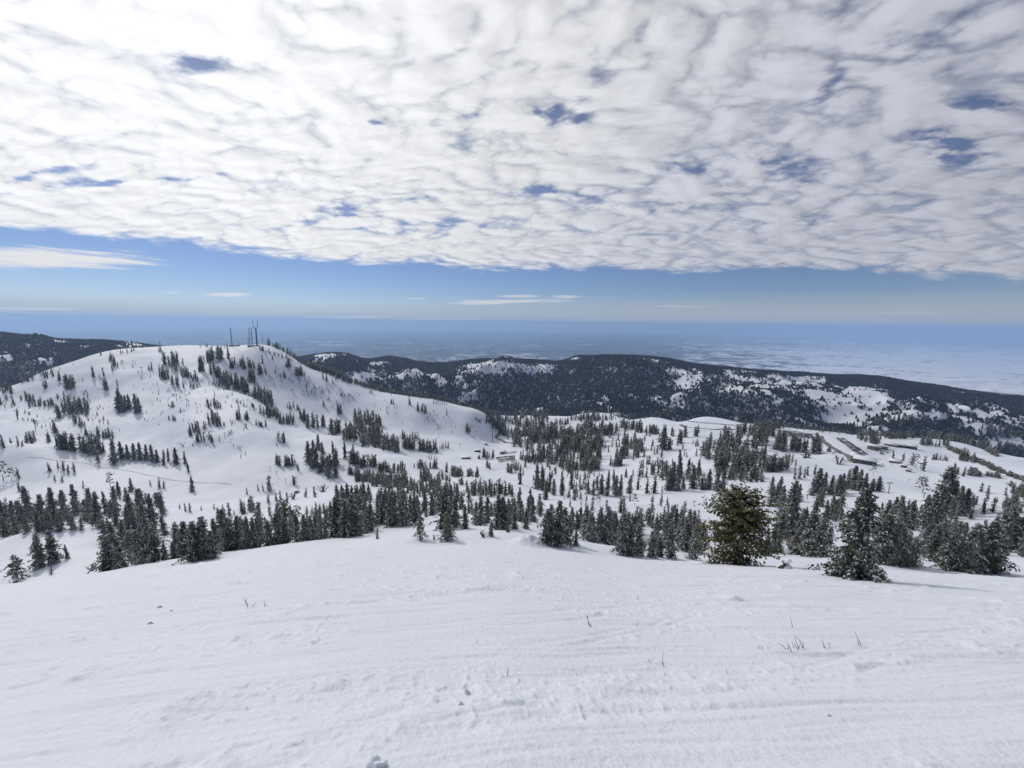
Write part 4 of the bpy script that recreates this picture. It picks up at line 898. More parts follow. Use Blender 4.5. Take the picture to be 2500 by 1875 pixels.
def wooded(x, y, z, rd, px, py):
    d = 1.5 + 1.0*perlin(x/420, y/420, 90) + .85*perlin(x/130, y/130, 91) + .75*perlin(x/50, y/50, 92)
    d = d - .55*sstep(.95, 1.5, rd) + .4*(1-sstep(.2, .7, rd))
    for (a, b_, c_, d_, m_) in CLEAR:
        e = ((px-a)/c_)**2+((py-b_)/d_)**2
        d = d - m_*(1.9 if a > 400 else 1.6)*np.exp(-np.minimum(e, 30)**1.5*.7)
    return d
dn = wooded(xc, yc, zc, ridg[ii, ri]*(1-ft)+ridg[ii+1, ri]*ft, pxx, pyy) + .35*perlin(xc/22, yc/22, 93)
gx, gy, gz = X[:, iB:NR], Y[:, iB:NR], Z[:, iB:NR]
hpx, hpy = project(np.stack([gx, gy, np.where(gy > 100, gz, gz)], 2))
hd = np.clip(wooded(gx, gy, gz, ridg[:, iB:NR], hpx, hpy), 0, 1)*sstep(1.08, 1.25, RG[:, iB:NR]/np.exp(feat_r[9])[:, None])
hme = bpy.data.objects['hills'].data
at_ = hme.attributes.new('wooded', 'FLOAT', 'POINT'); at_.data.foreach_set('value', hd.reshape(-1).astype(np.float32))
keep = (rng.random(nh*2) < np.clip(dn, .05, 1)) & (r_c < htr*1.3) & (r_c > np.exp(feat_r[9][ii])*1.03) & (pxx > -150) & (pxx < 2360)
idx = np.nonzero(keep)[0][:nh]
hts = rng.uniform(8, 16.5, nh*2)
for i in idx:
    hill.add(FAR[i % 6], (xc[i], yc[i], zc[i]-.6), hts[i], 1.55)
o = hill.build('hillside_forest', [M_DARKNEEDLE])
tag(o, 'dark conifer forest covering the hills behind the ski area', 'forest', kind='stuff')
print('hill trees', hill.c)
# ------------------------------------------------------------------ built things on the slopes
M_STEEL = plain_mat('grey_steel', (.16, .17, .19), .5, .15, 3.0, .3)
M_DARK = plain_mat('dark_siding', (.055, .052, .058), .8, .25, .4)
M_TAN = plain_mat('tan_siding', (.20, .16, .12), .8, .2, .4)
M_BROWN = plain_mat('brown_siding', (.075, .045, .035), .8, .2, .4)
M_RED = plain_mat('red_siding', (.19, .05, .035), .8, .2, .4)
M_GLASS = plain_mat('dim_window', (.10, .11, .13), .2, .1, 1.0)
M_ROOF = plain_mat('roof_snow', (.80, .81, .84), .6, .04, .5)
M_ASPH = slush_mat('wet_asphalt', (.125, .115, .105), .50, .72, .16)
M_LOT = slush_mat('slushy_lot', (.11, .105, .11), .44, .62, .13)
M_TYRE = plain_mat('tyre', (.02, .02, .02), .8, .1)
CARCOL = {'black': (.02, .02, .023), 'white': (.75, .76, .78), 'silver': (.38, .39, .41), 'dark grey': (.07, .072, .078), 'red': (.25, .02, .02), 'blue': (.03, .05, .16)}
M_CAR = {k: plain_mat(k.replace(' ', '_')+'_paint', c, .3, .05) for k, c in CARCOL.items()}

def cr(p0, p1, p2, p3, t):
    return .5*((2*p1)+(-p0+p2)*t+(2*p0-5*p1+4*p2-p3)*t*t+(-p0+3*p1-3*p2+p3)*t**3)
def strip(name, path, width, mat, label, lift=.35, rmin=100, kind='structure'):
    P = [hit(x, y, 1, rmin) for x, y in path]; P = [np.array((p.x, p.y)) for p in P]
    Q = []
    for i in range(len(P)-1):
        a, b, c, d = P[max(i-1, 0)], P[i], P[i+1], P[min(i+2, len(P)-1)]
        n = max(4, int(np.linalg.norm(c-b)/6))
        for k in range(n): Q.append(cr(a, b, c, d, k/n))
    Q.append(P[-1]); V = []; Fq = []
    for i, q in enumerate(Q):
        t = Q[min(i+1, len(Q)-1)]-Q[max(i-1, 0)]; t /= np.linalg.norm(t)+1e-9; n = np.array((-t[1], t[0]))
        for s in (-1, -.5, 0, .5, 1):
            e = q+n*s*width/2*(1+.12*perlin(i*.3, s, 7)); V.append((e[0], e[1], height(e[0], e[1])+lift))
        if i:
            b = (i-1)*5
            for k in range(4): Fq.append((b+k, b+5+k, b+6+k, b+1+k))
    return tag(link(name, mesh_np(name, V, np.array(Fq), [mat], None, True)), label, kind=kind)
def patch(name, poly, mat, label, lift=.3, n=18):
    """a ground sheet filling a photo quad (four corners in order)"""
    V = []; Fq = []
    c = [np.array(p, float) for p in poly]
    c = [np.array(hit(p[0], p[1], 1, 100)[:2]) for p in c]
    for i in range(n+1):
        for j in range(n+1):
            u_, v_ = i/n, j/n
            q = c[0]*(1-u_)*(1-v_)+c[1]*u_*(1-v_)+c[2]*u_*v_+c[3]*(1-u_)*v_
            q = q+np.array((perlin(u_*4, v_*4, 3), perlin(u_*4, v_*4, 4)))*1.2
            V.append((q[0], q[1], height(*q)+lift))
    for i in range(n):
        for j in range(n): Fq.append((i*(n+1)+j, (i+1)*(n+1)+j, (i+1)*(n+1)+j+1, i*(n+1)+j+1))
    return tag(link(name, mesh_np(name, V, np.array(Fq), [mat], None, True)), label, kind='structure')

strip('lodge_road', [(1470,917),(1500,924),(1560,927),(1620,928),(1700,931),(1742,937),(1765,940),(1775,949),(1790,962),(1813,976),(1837,990),(1848,1000)], 6.5, M_ASPH, 'wet road along the ridge down to the lodge')
strip('valley_road', [(1080,905),(1076,912),(1081,921),(1084,929),(1078,938),(1072,946),(1085,952),(1110,957),(1124,954),(1162,944),(1200,936),(1240,928)], 6.5, M_ASPH, 'winding access road at the end of the bare ridge', lift=.5)
patch('upper_parking', [(1690,932),(1753,941),(1757,947),(1694,942)], M_LOT, 'slushy car park left of the road')
patch('lodge_parking', [(1806,946),(1820,947),(1873,982),(1861,985)], M_LOT, 'slushy car park above the lodge roof')
patch('base_parking', [(1124,955),(1240,929),(1240,936),(1178,959)], M_LOT, 'long slushy car park among the trees in the valley', lift=.4)
patch('round_parking', [(1072,991),(1092,985),(1112,989),(1080,1000)], M_LOT, 'small car park below the red lodge', lift=.4)
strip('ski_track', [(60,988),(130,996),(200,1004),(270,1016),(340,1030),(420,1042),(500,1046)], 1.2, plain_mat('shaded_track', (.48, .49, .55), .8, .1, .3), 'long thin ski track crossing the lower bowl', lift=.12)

# cars
def car_mesh(col):
    mb = MB()
    mb.box((0, 0, .68), (4.4, 1.8, .62), 0, 0, None, .97); mb.box((-.25, 0, 1.28), (2.5, 1.62, .58), 0, 1, 0, .82)
    for sx in (-1.4, 1.4):
        for sy in (-.8, .8):
            mb.tube([(sx, sy-.12, .36), (sx, sy+.12, .36)], .36, 8, 2)
    o = mb.build('tmp', [M_CAR[col], M_GLASS, M_TYRE]); me = o.data; bpy.data.objects.remove(o); me.name = 'car_mesh'
    return me
CM = {k: car_mesh(k) for k in CARCOL}
CG = 'cars parked on the snowy car parks'
def cars(pts, where, turn=0.0, rowang=True):
    P = [hit(x, y, 1, 100) for x, y in pts]; n = len(P)
    for i, p in enumerate(P):
        col = random.choices(list(CARCOL), (30, 14, 16, 26, 6, 8))[0]
        o = link('parked_car', CM[col]); q = P[min(i+1, n-1)]-P[max(i-1, 0)]
        o.location = (p.x, p.y, p.z+.45); o.rotation_euler = (0, 0, math.atan2(q.y, q.x)+turn+random.gauss(0, .05))
        k = 'leftmost' if i == 0 else 'rightmost' if i == n-1 else (ORD[i]+' from left' if i < 18 else ORD[n-1-i]+' from right')
        tag(o, f'{col} car, {k} in {where}', 'car', CG)
def lerp_pts(a, b, n): return [(a[0]+(b[0]-a[0])*i/(n-1), a[1]+(b[1]-a[1])*i/(n-1)+random.gauss(0, .12)) for i in range(n)]
cars(lerp_pts((1482, 910.5), (1592, 920.5), 20), 'the row below the white knoll', R(90))
for r_, nm in ((.12, 'back row'), (.4, 'second row'), (.66, 'third row'), (.9, 'front row')):
    a = (1691+2*r_, 932.5+9*r_); b = (1751+5*r_, 941+5*r_)
    cars(lerp_pts(a, b, 15), f'the {nm} of the roadside car park', R(90))
cars(lerp_pts((1811, 949.5), (1858, 982), 14), 'the near row above the lodge roof', R(80))
cars(lerp_pts((1821, 949), (1870, 981.5), 17), 'the far row above the lodge roof', R(80))
cars([(1809, 977), (1814, 980), (1803, 978)], 'the lay-by at the road bend')
cars([(1900, 976.5), (1905, 982), (1915, 978.5)], 'the snow below the tan cabins')
cars(lerp_pts((1074, 990), (1106, 986.5), 9), 'the upper row below the red lodge', R(90))
cars(lerp_pts((1078, 996), (1106, 990), 7), 'the lower row below the red lodge', R(90))
cars(lerp_pts((1178, 948), (1236, 932), 12), 'the long valley car park', R(90))

# buildings: footprint centre from the photo, a wall box with window strips and a snow-covered roof
def building(name, x0, x1, ybase, ywall, label, wall, deep=9.0, rz=None, pitch=0.0, roof_h=.7, windows=0, over=.5, cat='building', group=None):
    a = hit(x0, ybase, 1, 100); b = hit(x1, ybase, 1, 100)
    d0 = float(np.array(a)@fwd); d1 = float(np.array(b)@fwd); dd = min(d0, d1)
    pa = ray(x0, ybase); pb = ray(x1, ybase)
    c = (np.array(a)+np.array(b))/2
    L = abs(x1-x0)*((d0+d1)/2)/F
    az = math.atan2(c[0], c[1]); ang = -az if rz is None else rz
    h = (ybase-ywall)*((d0+d1)/2)/F
    ux = np.array((math.cos(ang), math.sin(ang))); uy = np.array((-math.sin(ang), math.cos(ang)))
    base = min(a.z, b.z, c[2])
    cen = c[:2]+uy*deep/2
    e = empty(name, (cen[0], cen[1], base), ang); tag(e, label, cat, group)
    sink = 2.5
    mb = MB(); mb.box((0, 0, (h-sink)/2), (L, deep, h+sink)); mb.build('wall', [wall], e)
    mb = MB()
    if pitch:
        hw_, hd, t = L/2+over, deep/2+over, .35
        n = len(mb.v)
        mb.v += [(-hw_, -hd, h), (hw_, -hd, h), (hw_, hd, h), (-hw_, hd, h), (-hw_*.96, 0, h+pitch), (hw_*.96, 0, h+pitch),
                 (-hw_, -hd, h+roof_h), (hw_, -hd, h+roof_h), (hw_, hd, h+roof_h), (-hw_, hd, h+roof_h), (-hw_*.96, 0, h+pitch+roof_h), (hw_*.96, 0, h+pitch+roof_h)]
        for q in ((0, 1, 7, 6), (2, 3, 9, 8), (6, 7, 11, 10), (8, 9, 10, 11), (0, 3, 2, 1), (1, 2, 8, 7), (3, 0, 6, 9)): mb.f4.append(tuple(n+i for i in q)); mb.m4.append(0)
        for q in ((7, 8, 11), (9, 6, 10)): mb.f3.append(tuple(n+i for i in q)); mb.m3.append(0)
    else:
        mb.box((0, 0, h+roof_h/2+.02), (L+2*over, deep+2*over, roof_h), 0, 0, None, .97)
    mb.build('snowy_roof', [M_ROOF], e)
    if windows:
        for i in range(windows):
            xw = -L/2+L*(i+.5)/windows; mb = MB()
            mb.box((xw, -deep/2-.03, h*.55), (L/windows*.55, .1, h*.34)); mb.build('window', [M_GLASS], e)
    return e
building('ski_lodge', 1848, 1886, 1003, 993, 'long dark ski lodge with a broad white roof at the end of the road', M_DARK, 15, None, 0, .55, 4)
building('side_wing', 1838, 1849, 996, 985, 'low tan wing at the left end of the dark lodge', M_TAN, 14, None, 0, .8, 0)
building('tan_cabin', 1876, 1898, 972, 963.5, 'pale tan cabin, leftmost of the cabins right of the car park', M_TAN, 9, None, 1.2, .8, 2)
building('brown_cabin', 1898.5, 1914, 971, 964, 'brown boxy cabin just right of the pale tan cabin', M_TAN, 8, None, 0, .6, 2)
building('cabin_row', 1913, 1935, 964.5, 959, 'low dark cabin under a thick white roof, left part of the long row', M_BROWN, 10, None, 1.2, .9, 3)
building('cabin_row', 1936, 1953, 966.5, 960, 'low dark cabin in the middle of the long row', M_BROWN, 9, None, 1.0, .8, 2)
building('cabin_row', 1954, 1976, 969.5, 962, 'taller dark cabin at the right end of the long row', M_DARK, 9, None, 0, .9, 3)
building('small_cabin', 1924, 1944, 1001, 996, 'small reddish brown cabin beside a lone fir below the cabins', M_BROWN, 6, None, 1.6, .3, 0)
building('dark_kiosk', 1947, 1957, 1010, 1005, 'square dark kiosk on the slope below the brown cabin', M_DARK, 3.5, None, 0, .3, 0)
building('grey_hut', 1957, 1966, 1019, 1014.5, 'little grey hut below the dark kiosk', M_STEEL, 3, None, 0, .3, 0)
building('dark_shelter', 2025, 2048, 1059, 1052, 'wide dark lift shelter under the tall firs at right', M_DARK, 5, None, 0, .4, 0)
building('red_lodge', 1089, 1116, 979, 974, 'reddish lodge with a wide white roof in the valley', M_RED, 12, None, 2.0, .9, 3)
building('red_annex', 1080, 1092, 981, 976, 'red wing at the left end of the valley lodge', M_RED, 8, None, 1.2, .8, 2)
building('red_annex', 1101, 1115, 985, 981.5, 'low red annex in front of the valley lodge', M_RED, 6, None, 1.0, .9, 2)
building('red_hut', 1032, 1037, 991, 985, 'tiny red hut at the foot of the bare ridge', M_RED, 4, None, 2.2, .3, 0)
building('lift_station', 1025, 1038, 976.5, 971.5, 'dark lift station under a white roof on the valley floor', M_DARK, 6, None, 0, .6, 0)
building('lift_station', 997, 1016, 991.5, 988, 'low dark lift station left of the tiny red hut', M_DARK, 5, None, 0, .4, 0)
building('tool_shed', 1046, 1053, 961, 957.5, 'small dark shed at the foot of the bare ridge', M_DARK, 4, None, 0, .4, 0)
building('lift_station', 637, 645, 1065, 1060, 'dark lift station behind the white bench', M_DARK, 3.5, None, 0, .4, 0)
building('white_cabin', 1162, 1172, 959, 956, 'little cabin under a snow cap beside the valley car park', M_BROWN, 6, None, 1.2, .8, 0)
building('summit_building', 537, 560.5, 748.5, 746, 'flat dark building at the foot of the summit masts', M_DARK, 9, None, 0, .5, 0)
building('summit_hut', 496, 505, 748, 745.2, 'small hut beside the left mast on the summit', M_DARK, 6, None, 0, .8, 0)
building('summit_hut', 508, 517, 747.5, 745.2, 'small hut between the masts on the summit', M_DARK, 6, None, 0, .8, 0)

# radio masts on the summit
def mast_pt(px, py): 
    p = hit(px, 760 if py > 700 else 760, 1, 500); return p
def lattice(mb, base_w, top_w, h, legs=4, r=.28, bays=8, x0=0.0):
    pts = []
    for i in range(legs):
        a = 2*math.pi*(i+.5)/legs
        pts.append([(x0+math.cos(a)*(base_w+(top_w-base_w)*k/bays), math.sin(a)*(base_w+(top_w-base_w)*k/bays), h*k/bays) for k in range(bays+1)])
        mb.tube(pts[-1], r, 4)
    for k in range(bays):
        for i in range(legs):
            j = (i+1) % legs
            mb.tube([pts[i][k], pts[j][k+1]], r*.55, 3); mb.tube([pts[i][k+1], pts[j][k+1]], r*.5, 3)
def mast_base(px):
    y = float(np.interp(px, [500, 555, 600], [747.5, 745.5, 752.5]))
    p = hit(px, y+1.5, 1, 500); d = float(np.array(p)@fwd); return p, d/F
MG = 'radio masts on the far summit'
p, m = mast_base(501.5); e = empty('radio_mast', p); tag(e, 'tapering lattice mast, leftmost on the far summit', 'mast', MG)
mb = MB(); lattice(mb, 1.6, .7, 28*m, 4, .24); mb.build('lattice_tower', [M_STEEL], e)
mb = MB(); mb.box((0, 0, 34*m), (1.3, 1.3, 12.5*m)); mb.build('antenna', [M_STEEL], e)
p, m = mast_base(516.5); e = empty('radio_mast', p); tag(e, 'short frame mast standing right of the tapering lattice mast', 'mast', MG)
mb = MB(); lattice(mb, .9, .7, 8.5*m, 3, .2, 3); mb.build('lattice_tower', [M_STEEL], e)
mb = MB(); mb.tube([(-8*m, 0, 9*m), (.5, 0, 8*m)], .16, 4); mb.build('cable_bridge', [M_STEEL], e)
p, m = mast_base(537); e = empty('radio_mast', p); tag(e, 'short lattice mast left of the twin mast', 'mast', MG)
mb = MB(); lattice(mb, 1.0, .5, 19*m, 3, .2, 6); mb.build('lattice_tower', [M_STEEL], e)
p, m = mast_base(543); e = empty('radio_mast', p); tag(e, 'twin-legged lattice mast just left of the forked mast', 'mast', MG)
mb = MB(); lattice(mb, 1.0, .5, 38*m, 3, .2, 10, -2.6*m); mb.build('lattice_tower', [M_STEEL], e)
mb = MB(); lattice(mb, 1.2, .6, 38*m, 3, .26, 10, 2.4*m); mb.build('lattice_tower', [M_STEEL], e)
mb = MB(); mb.tube([(-2.6*m, 0, 37*m), (2.4*m, 0, 37*m)], .25, 4); mb.tube([(-2.6*m, 0, 14*m), (2.4*m, 0, 14*m)], .2, 4); mb.build('crossbar', [M_STEEL], e)
mb = MB(); mb.tube([(-.8*m, 0, 37*m), (-.8*m, 0, 44*m)], .12, 4); mb.build('antenna', [M_STEEL], e)
p, m = mast_base(555.5); e = empty('radio_mast', p); tag(e, 'tall mast carrying a U-shaped fork, highest on the far summit', 'mast', MG)
mb = MB(); lattice(mb, 1.5, .85, 38*m, 4, .5, 9); mb.build('lattice_tower', [M_STEEL], e)
mb = MB(); mb.tube([(-5.4*m, 0, 38.3*m), (4.8*m, 0, 38.3*m)], .62, 5); mb.build('crossbar', [M_STEEL], e)
for s in (-5.0*m, 4.4*m):
    mb = MB(); mb.tube([(s, 0, 38*m), (s, 0, 55*m)], [.7, .5], 6); mb.build('antenna', [M_STEEL], e)
p, m = mast_base(568); e = empty('radio_mast', p); tag(e, 'thin needle mast right of the forked mast', 'mast', MG)
mb = MB(); mb.tube([(0, 0, -1), (0, 0, 29*m)], [.35, .18], 5); mb.build('pole', [M_STEEL], e)
mb = MB(); mb.tube([(0, 0, 14*m), (0, 0, 19*m)], [1.3, .7], 6); mb.build('antenna', [M_STEEL], e)
p = hit(346, 749, 1, 500); m = float(np.array(p)@fwd)/F; e = empty('radio_mast', p); tag(e, 'lone short mast on the left shoulder of the summit ridge', 'mast', MG)
mb = MB(); lattice(mb, .8, .5, 13*m, 3, .2, 4); mb.build('lattice_tower', [M_STEEL], e)

# chairlift pylons
def pylon(px, yb, yt, label):
    p = hit(px, yb, 1, 60); d = float(np.array(p)@fwd); h = (yb-yt)*d/F
    e = empty('lift_pylon', p, random.gauss(0, .25)); tag(e, label, 'lift pylon', 'chairlift pylons on the slopes')
    r_ = max(.16, h*.028)
    mb = MB(); mb.tube([(0, 0, -.5), (0, 0, h)], [r_*1.2, r_], 7); mb.build('pole', [M_STEEL], e)
    w_ = h*.24
    mb = MB(); mb.box((0, 0, h*.97), (2*w_, r_*1.6, r_*1.6)); mb.build('crossarm', [M_STEEL], e)
    for s in (-1, 1):
        mb = MB(); mb.box((s*w_, 0, h*.94), (r_*1.3, h*.14, r_*1.8)); mb.build('sheave', [M_STEEL], e)
for a in [(287,786,778,'lift pylon high on the left side of the summit bowl'),(292.5,788,780,'lift pylon just right of the highest pair in the bowl'),(307,807,793,'lift pylon in the upper bowl, alone on smooth snow'),
          (382,866,851,'lift pylon in the middle of the bare bowl'),(404,874,861,'left one of two close lift pylons in the bowl'),(408,876,864,'right one of two close lift pylons in the bowl'),(427,891,880,'lift pylon above the scrub clumps in the bowl'),
          (486,946,934,'lift pylon on the bright lower bowl'),(521,977,964,'lift pylon where the bowl runs out'),(38,906,886,'tall lift pylon at the far left slope'),(77,927,906,'tall lift pylon on the left slope beside small firs'),
          (584,1018,1008,'topmost lift pylon left of the tall spur grove'),(598,1029,1018,'middle lift pylon left of the tall spur grove'),(617,1043,1034,'lowest lift pylon left of the tall spur grove'),
          (695,847,837,'lift pylon high on the ridge face'),(839,899,890,'lift pylon above the big ridge wood'),(869,914,904,'lift pylon right of the big ridge wood'),(948,945,936,'lift pylon low on the ridge run'),(974,920,911,'lift pylon on the outer ridge run'),(1024,951,943,'lift pylon near the foot of the ridge'),(1064,955,929,'tall lift pylon beside the valley road'),(994,970,958,'lift pylon on the valley floor'),
          (1194,1031,1022,'lift pylon among the trees below the valley car park'),(1377,1107,1094,'lift pylon on the narrow snow run'),(1587,1041,1018,'lift pylon in the middle grove'),
          (1919,1066,1041,'clear lift pylon with a wide crossarm right of the grove'),(1743,1079,1067,'lift pylon behind the rusty tree and the grove'),(1688,1172,1156,'lift pylon close to the right of the rusty tree'),(1995,1076,1064,'lift pylon below the open pines'),(767,1108,1090,'thin lift pylon above the big grove')]:
    pylon(*a)

# ---- twigs, stumps and lumps on the near snow
def twig(stems, label, name='bare_twig', group='bare twigs poking through the near snow'):
    """stems: list of photo polylines (x, y), the first point in the snow"""
    x0, y0 = stems[0][0]; p = hit(x0, y0, 1, 1.5); d = float(np.array(p)@fwd)
    mb = MB()
    for st in stems:
        q0 = hit(st[0][0], st[0][1], 1, 1.5); dd = float(np.array(q0)@fwd); pts = []
        for i, (x, y) in enumerate(st):
            w_ = ray(x, y)*(dd*(1+.012*i*random.uniform(-1, 1))); pts.append(tuple(w_-np.array(p)))
        pts[0] = (pts[0][0], pts[0][1], pts[0][2]-.04)
        if len(pts) == 2: 
            mid_ = [(pts[0][k]+pts[1][k])/2+random.gauss(0, .006*dd/8) for k in range(3)]; pts = [pts[0], tuple(mid_), pts[1]]
        r0 = .0009*dd*random.uniform(.8, 1.2)
        mb.tube(pts, [r0*(1-.65*i/(len(pts)-1)) for i in range(len(pts))], 5)
    o = mb.build(name, [M_TWIG]); o.location = p
    return tag(o, label, 'twig', group)
twig([[(538,1313),(532,1303),(525,1289)],[(533,1305),(531,1298),(533,1292)],[(538,1310),(546,1309),(553,1301)],[(545,1309),(549,1313)],[(548,1305),(553,1308)]], 'forked bare twigs on the left of the near snow')
twig([[(572,1311),(570,1297)],[(575,1311),(577,1304)]], 'faint little twig right of the forked twigs')
twig([[(1278,1355),(1271,1342),(1266,1327)],[(1274,1352),(1270,1338),(1268,1330)],[(1278,1354),(1276,1346)]], 'tall pair of dark twigs near the middle of the snow')
twig([[(1374,1353),(1380,1341)],[(1376,1352),(1372,1345)],[(1374,1352),(1366,1346)]], 'small V-shaped twigs right of the tall dark pair')
twig([[(1379,1294),(1376,1284)]], 'short single twig highest on the near snow')
twig([[(1713,1355),(1710,1344),(1707,1335)]], 'single leaning twig above the thick clump')
twig([[(1713,1411),(1706,1398),(1700,1388)],[(1709,1404),(1690,1395),(1680,1389)],[(1725,1402),(1716,1388)],[(1728,1402),(1719,1384),(1716,1374)],[(1737,1401),(1728,1384),(1716,1372)],[(1718,1400),(1711,1386)],[(1700,1402),(1704,1392)],[(1736,1398),(1734,1386)],[(1690,1410),(1684,1405)],[(1722,1404),(1728,1392)]], 'thick clump of dark twigs, the biggest on the right')
twig([[(1784,1401),(1779,1390),(1773,1382)],[(1781,1398),(1778,1392)]], 'bent twig right of the thick clump', )
twig([[(1795,1400),(1792,1391),(1789,1386)]], 'short hooked twig between thick clump and tall stick')
twig([[(1863,1395),(1854,1380),(1845,1363)],[(1855,1393),(1851,1381)]], 'tall leaning stick farthest to the right')
twig([[(1437,1441),(1431,1428),(1433,1407)],[(1435,1437),(1430,1430)],[(1436,1440),(1434,1430)]], 'wavy upright twig low in the middle')
twig([[(1405,1430),(1400,1422)],[(1408,1428),(1409,1421)]], 'pale stub beside the wavy twig')
twig([[(1358,1466),(1353,1456)]], 'short stub left of the wavy twig, low on the snow')
twig([[(1572,1453),(1568,1444)]], 'short stub below and left of the thick clump')
twig([[(1095,1460),(1098,1441)]], 'straight thin stick left of the picture centre')
twig([[(1247,1460),(1246,1453)]], 'tiny stub right of the straight thin stick')
twig([[(1643,1400),(1638,1394)],[(1644,1400),(1647,1395)]], 'tiny forked stub left of the thick clump')
twig([[(1661,1403),(1659,1396)]], 'single tiny stub close to the thick clump')
twig([[(1027,1387),(1032,1379)]], 'tiny slanted stub above the straight thin stick')
# flat bark chips
for (x, y, l, lab) in ((345,1313,12,'dark curled bark chip on the left snow'),(370,1320,7,'tiny dark bark chip right of the curled one'),(325,1348,12,'flat dark bark chip lowest on the left')):
    p = hit(x, y, 1, 1.5); d = float(np.array(p)@fwd); L = l*d/F
    mb = MB(); mb.tube([(-L/2, 0, .0), (0, L*.1, L*.22), (L/2, 0, .0)], [L*.05, L*.12, L*.04], 5); o = mb.build('bark_chip', [M_TWIG]); o.location = p; o.rotation_euler = (0, 0, R(10))
    tag(o, lab, 'bark chip', 'bark chips lying on the snow')
# loose snow blocks
def block(x, y, s, lab, seed):
    p = hit(x, y, 1, 1.5); d = float(np.array(p)@fwd); L = s*d/F; g = np.random.default_rng(seed)
    V = []; Fq = []; n, mrow = 14, 8
    for j in range(mrow+1):
        th = math.pi*.62*j/mrow
        for i in range(n):
            ph = 2*math.pi*i/n; dr = np.array((math.sin(th)*math.cos(ph), math.sin(th)*math.sin(ph), math.cos(th)))
            rr = 1+.5*float(perlin(dr[0]*1.6+seed, dr[1]*1.6+dr[2], 3))+.18*float(perlin(dr[0]*5+seed, dr[1]*5+dr[2]*3, 4))
            V.append(dr*rr*np.array((L*.55, L*.5, L*.48)))
    for j in range(mrow):
        for i in range(n): Fq.append((j*n+i, (j+1)*n+i, (j+1)*n+(i+1) % n, j*n+(i+1) % n))
    o = link('snow_block', mesh_np('snow_block', V, np.array(Fq), [M_SNOW], None, True), None, (p.x, p.y, p.z+L*.05))
    tag(o, lab, 'snow block', 'loose blocks of snow on the near slope')
block(1008, 1495, 11, 'rounded snow block, upper of two near the bottom centre', 3)
block(994, 1522, 10, 'broken snow block just below the rounded one', 5)
block(815, 1656, 34, 'wide bluish snow lump at the very bottom edge', 8)
block(1790, 1546, 9, 'small snow block low on the right', 12)

# snow-topped broken stump on the right slope
p = hit(1694, 1228, 1, 20); d = float(np.array(p)@fwd); m = d/F
e = empty('broken_stump', p); tag(e, 'broken log end with a cap of snow, left of the big snowy fir', 'stump')
mb = MB(); mb.tube([(-11*m, 0, -2*m), (-5*m, 0, 4*m), (0, 0, 9*m), (2*m, 0, 12*m)], [4.6*m, 4.0*m, 3.2*m, 2.0*m], 9)
mb.tube([(0, 0, 9*m), (-6*m, .5*m, 17*m), (-1*m, .5*m, 18*m)], [1.8*m, 1.3*m, .7*m], 6); mb.tube([(2*m, 0, 12*m), (9*m, -.5*m, 14*m)], [2*m, 1.1*m], 6); mb.build('log', [M_BARK], e)
mb = MB(); mb.tube([(-1*m, -1.2*m, 13*m), (3*m, -1.2*m, 18*m), (9*m, -.8*m, 19*m), (14*m, 0, 16*m)], [2.0*m, 4.6*m, 4.6*m, 1.8*m], 10); mb.build('snow_cap', [M_TSNOW], e, True)
mb = MB(); mb.tube([(5*m, 3*m, -6*m), (7*m, 2*m, 1*m), (8*m, 1*m, 8*m), (8*m, 1*m, 11*m)], [19*m, 13*m, 6*m, 1*m], 16); mb.build('snow_drift', [M_SNOW], e, True)

# leafless shrubs
def shrub(px, yb, hpx, wpx, n, lab, mat=None):
    p = hit(px, yb, 1, 20); d = float(np.array(p)@fwd); h = hpx*d/F; w_ = wpx*d/F/2
    mb = MB()
    for i in range(n):
        a = random.uniform(0, 6.28); rr = w_*random.uniform(.15, 1); zt = h*random.uniform(.5, 1)
        b0 = (math.cos(a)*rr*.2, math.sin(a)*rr*.2, -.05); b1 = (math.cos(a)*rr*.6, math.sin(a)*rr*.6, zt*.6); b2 = (math.cos(a)*rr+random.gauss(0, .05*h), math.sin(a)*rr, zt)
        t_ = .0005*d; mb.tube([b0, b1, b2], [t_*1.3, t_, t_*.5], 4)
        for k in range(3):
            f = random.uniform(.3, .9); s = [b1[q]+(b2[q]-b1[q])*f for q in range(3)]
            mb.tube([s, (s[0]+random.gauss(0, .14*h), s[1]+random.gauss(0, .1*h), s[2]+h*random.uniform(.08, .25))], [t_*.7, t_*.3], 3)
    o = mb.build('leafless_shrub', [mat or M_BRUSH]); o.location = p
    tag(o, lab, 'shrub', 'leafless shrubs poking out of the snow')
shrub(198, 1233, 16, 22, 22, 'leafless shrub behind the lower left crest')
shrub(1044, 1160, 13, 22, 20, 'leafless shrub on the crest left of the snow mound')
shrub(1098, 1150, 15, 26, 24, 'leafless shrub just behind the left of the snow mound')
shrub(697, 1063, 18, 26, 22, 'pale leafless shrubbery behind the white bench')
shrub(634, 1078, 15, 16, 16, 'small pale leafless shrub above the white bench')
shrub(1256, 1058, 16, 26, 20, 'pale leafless shrub beside the middle run')
shrub(1706, 1186, 26, 28, 34, 'reddish leafless shrub between rusty tree and snowy fir')
shrub(1392, 1185, 24, 24, 24, 'leafless shrub among the firs on the right crest')
shrub(1811, 1003, 18, 40, 26, 'wide leafless brush on the bank below the road')

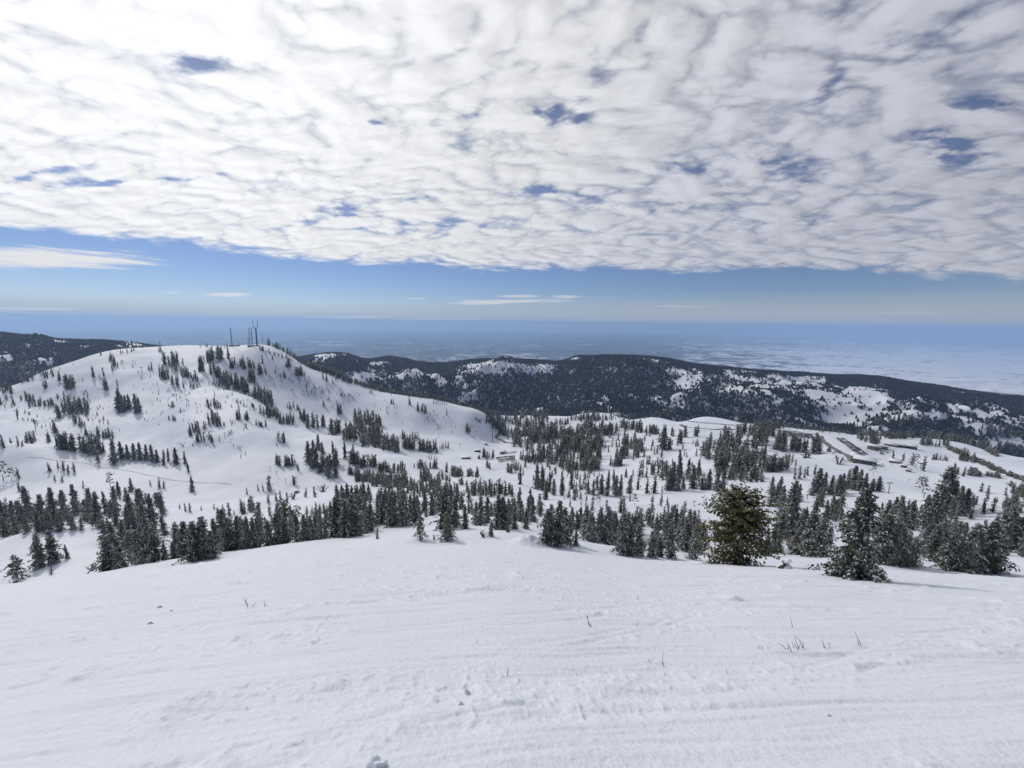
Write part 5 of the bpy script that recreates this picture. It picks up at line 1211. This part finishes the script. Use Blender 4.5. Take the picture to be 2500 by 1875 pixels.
# a few far skiers on the run beside the lodge
J = [(0, 0, .92), (0, 0, 1.15), (0, 0, 1.42), (0, 0, 1.52), (0, .02, 1.66), (.11, 0, .88), (.13, .10, .50), (.13, -.02, .10), (-.11, 0, .88), (-.13, .10, .50), (-.13, -.02, .10),
     (.19, 0, 1.40), (.27, .06, 1.14), (.25, .28, 1.04), (-.19, 0, 1.40), (-.27, .06, 1.14), (-.25, .28, 1.04), (.13, .12, .05), (-.13, .12, .05)]
EJ = [(0, 1), (1, 2), (2, 3), (3, 4), (0, 5), (5, 6), (6, 7), (0, 8), (8, 9), (9, 10), (2, 11), (11, 12), (12, 13), (2, 14), (14, 15), (15, 16), (7, 17), (10, 18)]
RJ = [.15, .15, .16, .07, .12, .11, .075, .06, .11, .075, .06, .08, .06, .05, .08, .06, .05, .05, .05]
me = bpy.data.meshes.new('skier_skeleton'); me.from_pydata(J, EJ, []); me.update()
so_ = bpy.data.objects.new('skier_skeleton', me); C.objects.link(so_)
sk = so_.modifiers.new('skin', 'SKIN'); 
for v_, r_ in zip(me.skin_vertices[0].data, RJ): v_.radius = (r_, r_)
me.skin_vertices[0].data[0].use_root = True
ss = so_.modifiers.new('sub', 'SUBSURF'); ss.levels = 1; ss.render_levels = 1
dg = bpy.context.evaluated_depsgraph_get(); body = bpy.data.meshes.new_from_object(so_.evaluated_get(dg)); bpy.data.objects.remove(so_)
mb = MB()
for sx in (-.13, .13): mb.box((sx, .1, .012), (.08, 1.7, .025))
o_ = mb.build('tmp', [M_DARK]); skis = o_.data; bpy.data.objects.remove(o_)
M_CLOTH = plain_mat('ski_clothes', (.05, .06, .10), .8, .2, 3.0); body.materials.clear(); body.materials.append(M_CLOTH)
for i, (x, y) in enumerate(((1891, 991.5), (1898, 992.5), (1903, 994), (1898, 999), (1906, 1004), (1912, 1017), (1926, 1007), (1963, 1039))):
    p = hit(x, y, 1, 100)
    o = link('person', body); o.location = (p.x, p.y, p.z+.1); o.rotation_euler = (0, 0, random.uniform(0, 6.28))
    k_ = 'leftmost' if i == 0 else 'rightmost' if i == 7 else None
    tag(o, ('tiny far skier closest to the dark lodge', 'tiny far skier second closest to the dark lodge', 'tiny far skier just right of the upper pair by the lodge', 'tiny far skier just below the upper pair by the lodge', 'tiny far skier midway between the lodge and the brown cabin', 'tiny far skier lowest on the run right of the lodge', 'tiny far skier under the small brown cabin', 'tiny far skier lower right, below the grey hut')[i], 'person', 'skiers on the run beside the lodge')
    link('skis', skis, o)
